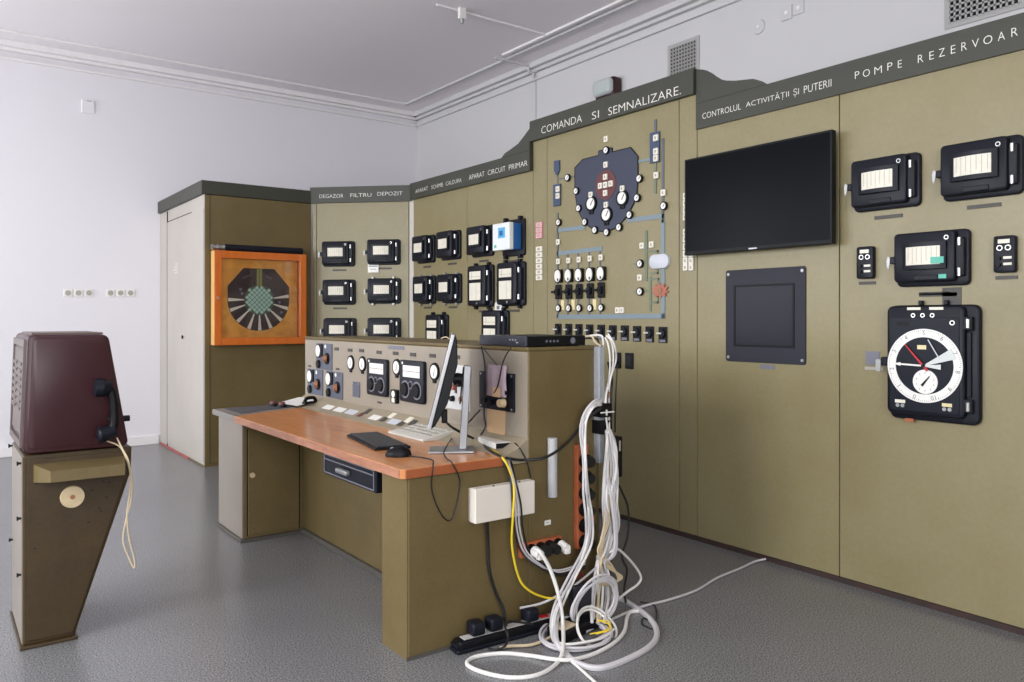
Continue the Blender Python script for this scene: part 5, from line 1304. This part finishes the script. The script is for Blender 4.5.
for (u, v) in [(9.5, 444), (21, 466), (21, 522), (11, 539.5), (20.5, 578)]:
    r = ray(u + 2, v); t = .312 / r.x; q = r * t + Vector((0, 0, EYE)); yy = min(max(q.y - 3.9, .03), .47)
    g = MB(); g.cyl((-.016, yy, q.z), (-.0035, yy, q.z), .005, .005, 12); g.cyl((-.02, yy, q.z), (-.014, yy, q.z), .009); g.build('screw_knob', BLACK2, sd_, True)
dk = MB()
random.seed(5)
for (u, v) in [(103, 481), (109, 482), (92, 490), (106, 497), (99, 508), (101, 511), (36, 483), (88, 522), (35, 548)]:
    x, z = S(u, v); dk.cyl((x, -.0068, z), (x, -.006, z), .004, None, 8)
dk.build('paint_chip', GAP, sd_)
bxr = empty('telephone_switchboard', (.315, 3.9, .818), 0, 'maroon metal telephone switchboard cabinet standing on the olive pedestal', 'switchboard')
def SB(u, v): q = STND.at(u, v, .012); return q.x - .315, q.z - .818
(x0, z0), (x1, z1), (x2, z2), (x3, z3) = SB(22.5, 450), SB(129, 445), SB(108.5, 334.5), SB(27.5, 334.5)
z0 = z1 = .006
def rpoly(pts, r, k=6):
    out = []; n = len(pts)
    for i in range(n):
        p = Vector(pts[i]); a = (Vector(pts[i - 1]) - p).normalized(); b = (Vector(pts[(i + 1) % n]) - p).normalized()
        s0 = p + a * r; s1 = p + b * r
        for j in range(k + 1):
            t = j / k; out.append((1 - t) ** 2 * s0 + 2 * t * (1 - t) * p + t * t * s1)
    return out
OUT = rpoly([(x0, z0), (x1, z1), (x2, z2), (x3, z3)], .03)
MB().prism([(p.x, -.012, p.y) for p in OUT], (0, .58, 0), .008).build('cabinet', MAROON, bxr, True)
OUT2 = rpoly([(x0 + .018, z0 + .02), (x1 - .02, z1 + .02), (x2 - .014, z2 - .016), (x3 + .018, z3 - .016)], .026)
MB().prism([(p.x, -.012, p.y) for p in OUT2], (0, -.006, 0), .003).build('side_cover', MAROON, bxr, True)
# rear frame and louvres on the -x face
g = MB(); lean = (x3 - x0) / (z3 - z0)
def RXX(z): return x0 + lean * (z - z0)
for (ya_, yb_, za_, zb2) in [(.02, .05, .03, .49), (.50, .53, .03, .49), (.05, .50, .03, .06), (.05, .50, .46, .49)]:
    g.prism([(RXX(za_), ya_, za_), (RXX(za_), yb_, za_), (RXX(zb2), yb_, zb2), (RXX(zb2), ya_, zb2)], (-.010, 0, 0))
g.build('rear_frame', mat('rear_brown', (92, 80, 76), .45), bxr)
g = MB()
for half in (.09, .31):
    for k in range(7):
        z = .19 + k * .032
        g.prism([(RXX(z), half, z), (RXX(z), half + .16, z), (RXX(z) - .012, half + .16, z - .008), (RXX(z) - .012, half, z - .008)], (0, 0, .012))
g.build('louvre', mat('rear_brown', (92, 80, 76), .45), bxr)
g = MB(); g.prism([(RXX(.08) - .001, .06, .08), (RXX(.08) - .001, .49, .08), (RXX(.45) - .001, .49, .45), (RXX(.45) - .001, .06, .45)], (-.003, 0, 0)); g.build('rear_panel', mat('rear_brown', (92, 80, 76), .45), bxr)
MB().box(x3 + .02, x2 - .01, .06, .5, z3 - .004, z3 + .005, .003).build('top_lid', mat('lid_brown', (88, 70, 62), .4), bxr)
xk, zk = SB(128, 419); MB().cyl((xk - .025, .02, zk), (xk + .012, .02, zk), .014, None, 14).build('side_knob', BLACK2, bxr, True)
# handset hanging on the side
hd = empty('telephone_handset', (STND.at(106, 410, .03).x, 3.9 - .018, STND.at(106, 410, .03).z), 0, 'black telephone handset hung on the maroon switchboard side', 'handset')
def SH(u, v): q = STND.at(u, v, .05); return q.x - hd.location.x, q.z - hd.location.z
hx = MB(); P_ = [SH(105, 387), SH(111, 391), SH(113.3, 402), SH(114.3, 415), SH(113, 426), SH(108, 433)]
hx.tube([(x, -.038, z) for x, z in P_], .019, 12); hx.build('grip', BLACK2, hd, True)
(ex, ez), (mx_, mz) = SH(104, 387.5), SH(109, 431.5)
g = MB(); g.cyl((ex - .036, -.038, ez + .002), (ex - .006, -.038, ez), .040, .040, 22); g.cyl((ex - .006, -.038, ez), (ex + .026, -.038, ez), .040, .026, 22); g.build('earpiece', BLACK, hd, True)
g = MB(); g.cyl((mx_ - .034, -.038, mz - .010), (mx_ + .024, -.038, mz + .004), .036, .026, 22); g.ball((mx_ - .034, -.038, mz - .010), .036, (.5, 1, 1)); g.build('mouthpiece', BLACK, hd, True)
MB().box(.005, .03, -.03, 0, -.05, -.03, .004).build('cradle_hook', BLACK2, hd)
def T_(u, v, off=.04): return STND.at(u, v, off)
hc = cable([T_(117, 438, .05), T_(123, 450, .10), T_(128.5, 461, .12), T_(132, 482, .11), T_(131, 500, .09), T_(126, 520, .09), T_(123, 540, .09), T_(128, 556, .09), T_(134, 568, .09), T_(134, 558, .09), T_(129, 538, .09), T_(127, 515, .09), T_(130, 490, .08), T_(129.5, 470, .07), T_(121, 448, .05), T_(107, 441, .03)],
      .0035, CABB, 'beige handset cord hanging in a long loop beside the pedestal', None, 8, 'cord')
hc.parent = hd; hc.location = hc.location - hd.location
for k in ('label', 'category'): del hc[k]

# ------------------------------------------------------------------ light and camera
w = bpy.data.worlds.new('daylight'); SC.world = w; w.use_nodes = True
bg = w.node_tree.nodes['Background']; bg.inputs[0].default_value = (.80, .88, 1, 1); bg.inputs[1].default_value = 1.0
def area(nm, loc, sx, sy, e, col, rot):
    l = bpy.data.lights.new(nm, 'AREA'); l.shape = 'RECTANGLE'; l.size = sx; l.size_y = sy; l.energy = e; l.color = col
    o = bpy.data.objects.new(nm, l); COL.objects.link(o); o.location = loc; o.rotation_euler = rot; return o
for (a, b), en, tilt in zip(WINS, (105, 235, 120, 155), (46, 44, 22, -8)):
    area('window_daylight', (LX - .95, (a + b) / 2, (wz0 + wz1) / 2 + .3), wz1 - wz0 + .1, b - a, en * 1.22, (.955, .975, 1), (0, -pi / 2 + radians(tilt), 0))
area('window_daylight', (-.7, FY - .6, 2.1), 2.4, 2.4, 230, (.955, .975, 1), (pi / 2 + radians(4), 0, 0))  # added fill from behind the camera, brightens back wall and ceiling

cd_ = bpy.data.cameras.new('camera'); cam = bpy.data.objects.new('camera', cd_); COL.objects.link(cam)
cam.location = (0, 0, EYE); cam.rotation_euler = (pi / 2, 0, -YAW)
cd_.sensor_width = 36; cd_.lens = FPX / 1024 * 36; cd_.shift_y = -(341 - CY) / 1024
cd_.clip_start = .02; cd_.clip_end = 60
SC.camera = cam
SC.view_settings.view_transform = 'Standard'; SC.view_settings.look = 'None'; SC.view_settings.gamma = 1; SC.view_settings.use_curve_mapping = False
SC.view_settings.exposure = 0.06
